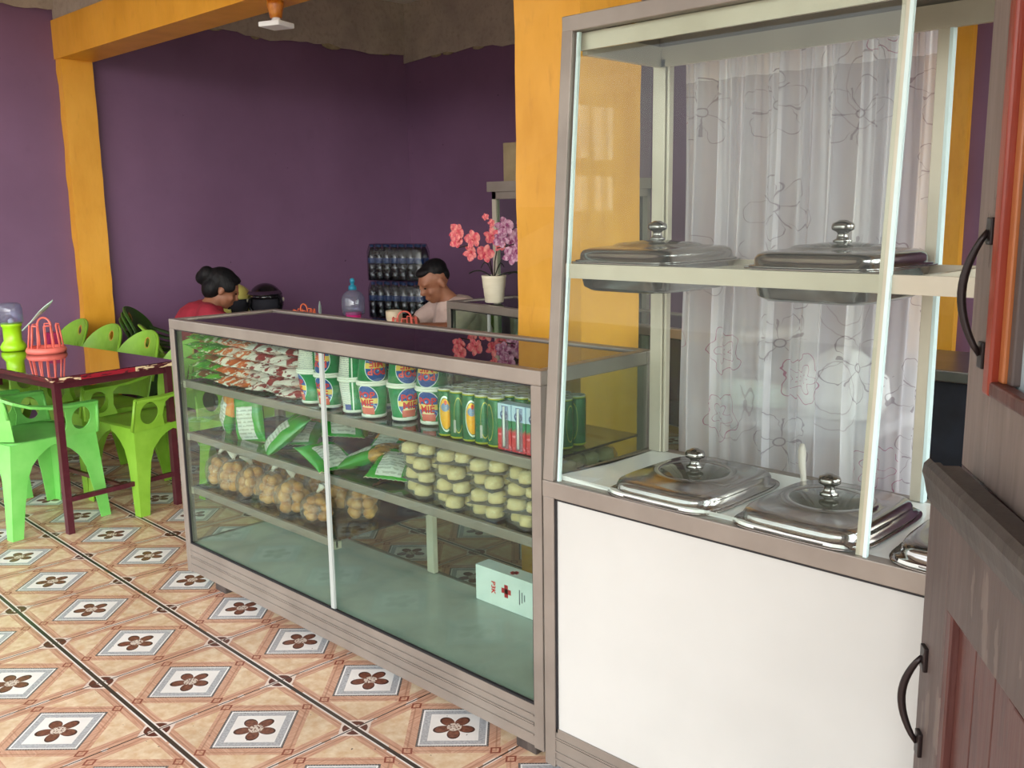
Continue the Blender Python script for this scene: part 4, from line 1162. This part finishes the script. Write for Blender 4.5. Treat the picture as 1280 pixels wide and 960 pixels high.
def plant(label, loc, potm, pm, blooms, seed, pot_s=1.):
    t = thing('potted_orchid', label, 'potted plant', loc, 0)
    rnd = random.Random(seed)
    MB().lathe([(.042, 0), (.046, .003), (.048, .03), (.0495, .032), (.053, .07), (.0545, .072), (.059, .118), (.062, .132), (.058, .133), (.054, .11), (.0, .108)], 30).obj('pot', potm, t)
    rx, ry = .716, .698
    st = MB(); W_ = lambda u, d, z: V((rx*u+ry*d*1., ry*u-rx*d*1., z))
    for u in ((-.17, .30), (.06, .32)):
        st.tube([W_(0, 0, .1), W_(u[0]*.1, .01, .2), W_(u[0]*.45, .02, u[1]-.01), W_(u[0], .03, u[1]-.03)], .003, 6)
    st.obj('stem', M_stem, t)
    for (u, z, s) in blooms:
        b = MB(); bloom(b, W_(u, .03+rnd.uniform(-.02, .03), z), W_(rnd.uniform(-.8, .4), 1., rnd.uniform(-.3, .3)), s, rnd); b.obj('flower', pm, t)
    for (u, d, up) in ((-.12, .02, .03), (.11, .03, .09), (.05, -.06, .05), (.13, 0, .02), (-.06, .05, .06)):
        l = MB(); lo = []
        for i in range(7):
            k = i/6; w = .026*sin(pi*(k*.9+.08))
            c_ = W_(u*k, d*k*2, .115+up*sin(k*pi*.75)*1.4)
            lo.append([c_+W_(0, -w, .004), c_, c_+W_(0, w, .004)])
        l.loft(lo, False, False, closed=False).obj('leaf', M_leaf, t, mods=[('SOLIDIFY', dict(thickness=.002))])
    return t
plant('coral orchid in a cream pot on the smaller display case', (.135, 1.62, 1.001), M_pot, M_pet,
    [(-.172, .345, .046), (-.178, .30, .036), (-.095, .31, .046), (-.11, .245, .042), (-.04, .24, .046), (-.005, .325, .042), (.035, .29, .042), (-.005, .385, .022), (-.035, .415, .018)], 4)
plant('purple and white orchid in a dark pot beside the yellow column', (.36, 1.66, 1.001), M_dark, M_pet2,
    [(-.13, .37, .05), (-.09, .30, .05), (-.15, .31, .04), (-.10, .235, .046), (-.05, .35, .05), (-.06, .26, .044)], 9)
cb = thing('glass_cabinet', 'tall dark glass cabinet behind the flower pot, with a carton on top', 'cabinet', (-.405, 2.15, 0))
def CP(mb, n, m=M_alu): return mb.obj(n, m, cb)
for x in (0, .77):
    for y in (0, .37): CP(MB().box((x, y, .0), (x+.03, y+.03, 1.55)), 'post', M_alu2 if (x == 0 and y == 0) else M_alu)  # front corner post paler: its lit edge is put into the colour
CP(MB().box((0, 0, 1.51), (.8, .4, 1.55)), 'top_frame'); CP(MB().box((-.02, -.02, 1.55), (.82, .42, 1.605)), 'cornice')
CP(MB().box((.03, .01, .1), (.77, .014, 1.51)), 'door_glass', M_glassg); CP(MB().box((0, 0, 0), (.8, .4, .1)), 'base'); CP(MB().box((.03, .385, .1), (.77, .39, 1.51)), 'back_panel', M_dark)
for z in (.5, .85, 1.2): CP(MB().box((.03, .03, z), (.77, .37, z+.008)), 'shelf', M_glassg)
bx = thing('cardboard_box', 'plain tan cardboard box standing on the tall cabinet', 'box', (-.36, 2.2, 1.6055))
MB().box((0, 0, 0), (.42, .28, .21), bev=.002).obj('carton', mat('cardboard', rough=.8, fn=mottled('8f7f62', 'a39273', 8.)), bx)
MB().box((.18, -.0008, 0), (.24, .0, .21)).box((.18, 0, .2102), (.24, .28, .211)).obj('tape', mat('brown_tape', 'a08a5c', .3), bx)
# things seen through and beside the curtain
bg = MB(); rnd = random.Random(5); lo = []
for k, z in ((.9, 0), (1.05, .04), (1., .09), (.75, .13), (.35, .16)):
    lo.append([(.085*k*(1+.2*rnd.random())*cos(a)*1.2, .07*k*(1+.2*rnd.random())*sin(a), z+.02*rnd.random()) for a in [2*pi*i/11 for i in range(11)]])
o = bg.loft(lo, smooth=False).obj('plastic_bag', mat('white_bag', 'eef2f0', .5), loc=(2.385, .66, .902)); tag(o, 'crumpled white plastic bag on the side table behind the curtain', 'bag')
bg = MB(); lo = []
for k, z in ((1, 0), (1.02, .02), (.98, .04), (.9, .055)):
    lo.append([(.08*k*(1+.1*rnd.random())*cos(a)*1.2, .05*k*sin(a), z+.006*rnd.random()) for a in [2*pi*i/14 for i in range(14)]])
o = bg.loft(lo, smooth=False).obj('folded_cloth', mat('pale_green_cloth', 'bfe0d0', .8), loc=(2.13, .64, .902)); tag(o, 'folded pale green cloth on the side table behind the curtain', 'cloth')
st = thing('side_table', 'narrow grey side table behind the curtained case', 'table', (1.98, .52, 0))
MB().box((0, 0, .87), (.53, .3, .90), bev=.004).obj('tabletop', mat('grey_laminate', rough=.4, fn=mottled('8a8c90', '9a9ca0', 5.)), st)
for x in (.02, .48):
    for y in (.02, .25): MB().box((x, y, 0), (x+.03, y+.03, .87)).obj('leg', M_alu, st)
dt = thing('steel_table', 'dark steel-topped table far behind beside the curtain', 'table', (1.7, 2.45, 0))
MB().box((0, 0, .70), (1.2, .6, .75), bev=.006).obj('tabletop', mat('dull_steel', rough=.3, metal=.7, fn=mottled('6a6a6a', '7c7c7c', 5.)), dt)
MB().box((.03, .04, .15), (1.17, .06, .70)).obj('front_sheet', mat('dark_blue_sheet', rough=.7, fn=mottled('20242e', '2c3240', 6.)), dt)
for x in (.03, 1.13):
    for y in (.05, .52): MB().box((x, y, 0), (x+.04, y+.04, .70)).obj('leg', M_iron, dt)

# ------------------------------------------------------------------ half doors at the right
e_ = V((.57, -.82, 0)).normalized()
def leaf(name, origin, ang, z0, z1, lab):
    o = bpy.data.objects.new(name, None); COL.objects.link(o); o.location = (origin[0], origin[1], 0); o.rotation_euler = (0, 0, ang)
    return struct(o, lab)
# local: x runs from the free edge to the hinge, the seen face is y = 0 looking to -y
ang = R(-55)
d1 = leaf('door_1', (2.929, -.190), ang, 0, 1, 'lower half of a weathered brown panelled stable door, standing open')
zt1 = 1.015; WD = .86
MB().box((0, 0, .03), (.115, .04, zt1)).obj('stile', M_door, d1, bevel=.003)
MB().box((WD-.115, 0, .03), (WD, .04, zt1)).obj('stile', M_door, d1, bevel=.003)
MB().box((.115, 0, zt1-.165), (WD-.115, .04, zt1)).obj('rail', M_door, d1, bevel=.003)
MB().box((.115, 0, .03), (WD-.115, .04, .2)).obj('rail', M_door, d1, bevel=.003)
MB().box((.40, 0, .2), (.47, .04, zt1-.165)).obj('muntin', M_door2, d1, bevel=.003)
for xa, xb in ((.115, .40), (.47, WD-.115)):
    MB().box((xa, .002, .2), (xa+.024, .03, zt1-.165)).box((xb-.024, .002, .2), (xb, .03, zt1-.165)).obj('moulding', M_door2, d1, bevel=.003)
    n = 3; wdt = (xb-xa-.048)/n
    for k in range(n): MB().box((xa+.024+k*wdt+.0015, .014, .2), (xa+.024+(k+1)*wdt-.0015, .026, zt1-.165), bev=.002).obj('panel_board', M_door2, d1)
prof = [(-.010, .0), (-.014, .012), (-.012, .026), (-.004, .034), (.002, .027), (.012, .027), (.014, .022), (.041, .022), (.043, .014), (.043, -.0), (0, -.0), (-.001, -.035), (-.006, -.02)]
MB().loft([[(x, y, zt1+z) for y, z in prof] for x in (-.004, WD)], smooth=False).obj('cap_rail', M_cap, d1)
def pull(parent, z0, z1, x, out):
    h = MB(); pts = []
    zm = (z0+z1)/2
    for i in range(15):
        k = i/14; s = sin(pi*k)
        pts.append((x-.002-.012*s, -.006-out*s**.8, z0+(z1-z0)*k))
    h.tube(pts, [.0045+.002*sin(pi*i/14) for i in range(15)], 8, flat=.8)
    for z in (z0, z1): h.box((x-.012, -.007, z-.02), (x+.012, 0, z+.02), bev=.002)
    h.obj('door_handle', M_iron, parent)
pull(d1, .585, .732, .035, .024)
M_shrail = mat('shaded_maroon_wood', rough=.4, fn=wood_fn('3a1c1a', '4a2622', '2e1614'))  # wood colour darkened for the shade at the upper leaf's bottom
d2 = leaf('door_2', (2.943, -.104), ang+R(-1), 1, 2, 'upper half of the stable door with red-brown glazing bead and dark handle')
zb2 = 1.024; zt2 = 2.12
MB().box((0, .0, zb2), (.115, .04, zt2)).obj('stile', mat('grey_weathered_wood', rough=.6, fn=wood_fn('6d5f58', '857770', '4a3a34')), d2, bevel=.003)
MB().box((WD-.115, .0, zb2), (WD, .04, zt2)).obj('stile', M_door, d2, bevel=.003)
MB().box((.115, .0, zb2), (WD-.115, .04, zb2+.14)).obj('rail', MATS['grey_weathered_wood'], d2, bevel=.003)
MB().box((.115, .0, zt2-.12), (WD-.115, .04, zt2)).obj('rail', M_door, d2, bevel=.003)
b = MB(); bo = MB()
za, zb_ = zb2+.14, zt2-.12
MB().box((.115, -.012, za), (.145, .012, zb_)).obj('glazing_bead', M_red, d2, bevel=.004)
MB().box((.115, -.010, za-.0), (WD-.115, .012, za+.022)).obj('glazing_bead', M_door2, d2, bevel=.004)
MB().box((.145, .0, za+.022), (.165, .02, zb_)).obj('inner_bead', M_orv, d2, bevel=.003)
MB().box((.165, .006, za+.022), (.185, .026, zb_)).obj('inner_bead', M_door, d2, bevel=.003)
MB().box((.15, .018, za), (WD-.115, .023, zb_)).obj('pane', M_frost, d2)
pull(d2, 1.215, 1.40, .075, .028)
MB().box((.0, .001, .93), (WD, .039, 1.024)).obj('rail', M_shrail, d2)

# ------------------------------------------------------------------ camera, light, world
cam = bpy.data.cameras.new('camera'); co_ = bpy.data.objects.new('camera', cam); COL.objects.link(co_)
yaw, pitch, roll = .7727, .1787, -.0146
fw = V((-sin(yaw)*cos(pitch), cos(yaw)*cos(pitch), -sin(pitch))); rt = V((cos(yaw), sin(yaw), 0)); up = rt.cross(fw)
c_, s_ = cos(roll), sin(roll); r2 = c_*rt+s_*up; u2 = -s_*rt+c_*up
co_.matrix_world = Matrix(((r2.x, u2.x, -fw.x, 3.466), (r2.y, u2.y, -fw.y, -1.681), (r2.z, u2.z, -fw.z, 1.4377), (0, 0, 0, 1)))
cam.sensor_width = 36; cam.lens = 36*1190.4/1280; cam.clip_start = .02
S.camera = co_
w = bpy.data.worlds.new('sky'); S.world = w; w.use_nodes = True
X.nt = w.node_tree
bgn = w.node_tree.nodes['Background']
(x, y, z), p = coords('Generated')
low_ = mix(ramp(x, -.2, .6), 'b4b2ac', 'f2f0ea')
c = mix(ramp(z, .1, .45), low_, 'e8eef4'); c = mix(ramp(z, .5, 1.), c, 'cfe2f6'); c = mix(z < .0, c, '6a665e')
w.node_tree.links.new(c.k, bgn.inputs[0]); st_ = ramp(x, .1, .8)*8.+4.4
w.node_tree.links.new(st_.k, bgn.inputs[1])
S.view_settings.view_transform = 'Standard'; S.view_settings.look = 'None'; S.view_settings.exposure = 0.; S.view_settings.gamma = 1.
S.view_settings.use_curve_mapping = False
S.cycles.use_denoising = True
S.cycles.max_bounces = 12; S.cycles.diffuse_bounces = 6; S.cycles.glossy_bounces = 6; S.cycles.transparent_max_bounces = 40; S.cycles.transmission_bounces = 8
S.cycles.sample_clamp_indirect = 6.
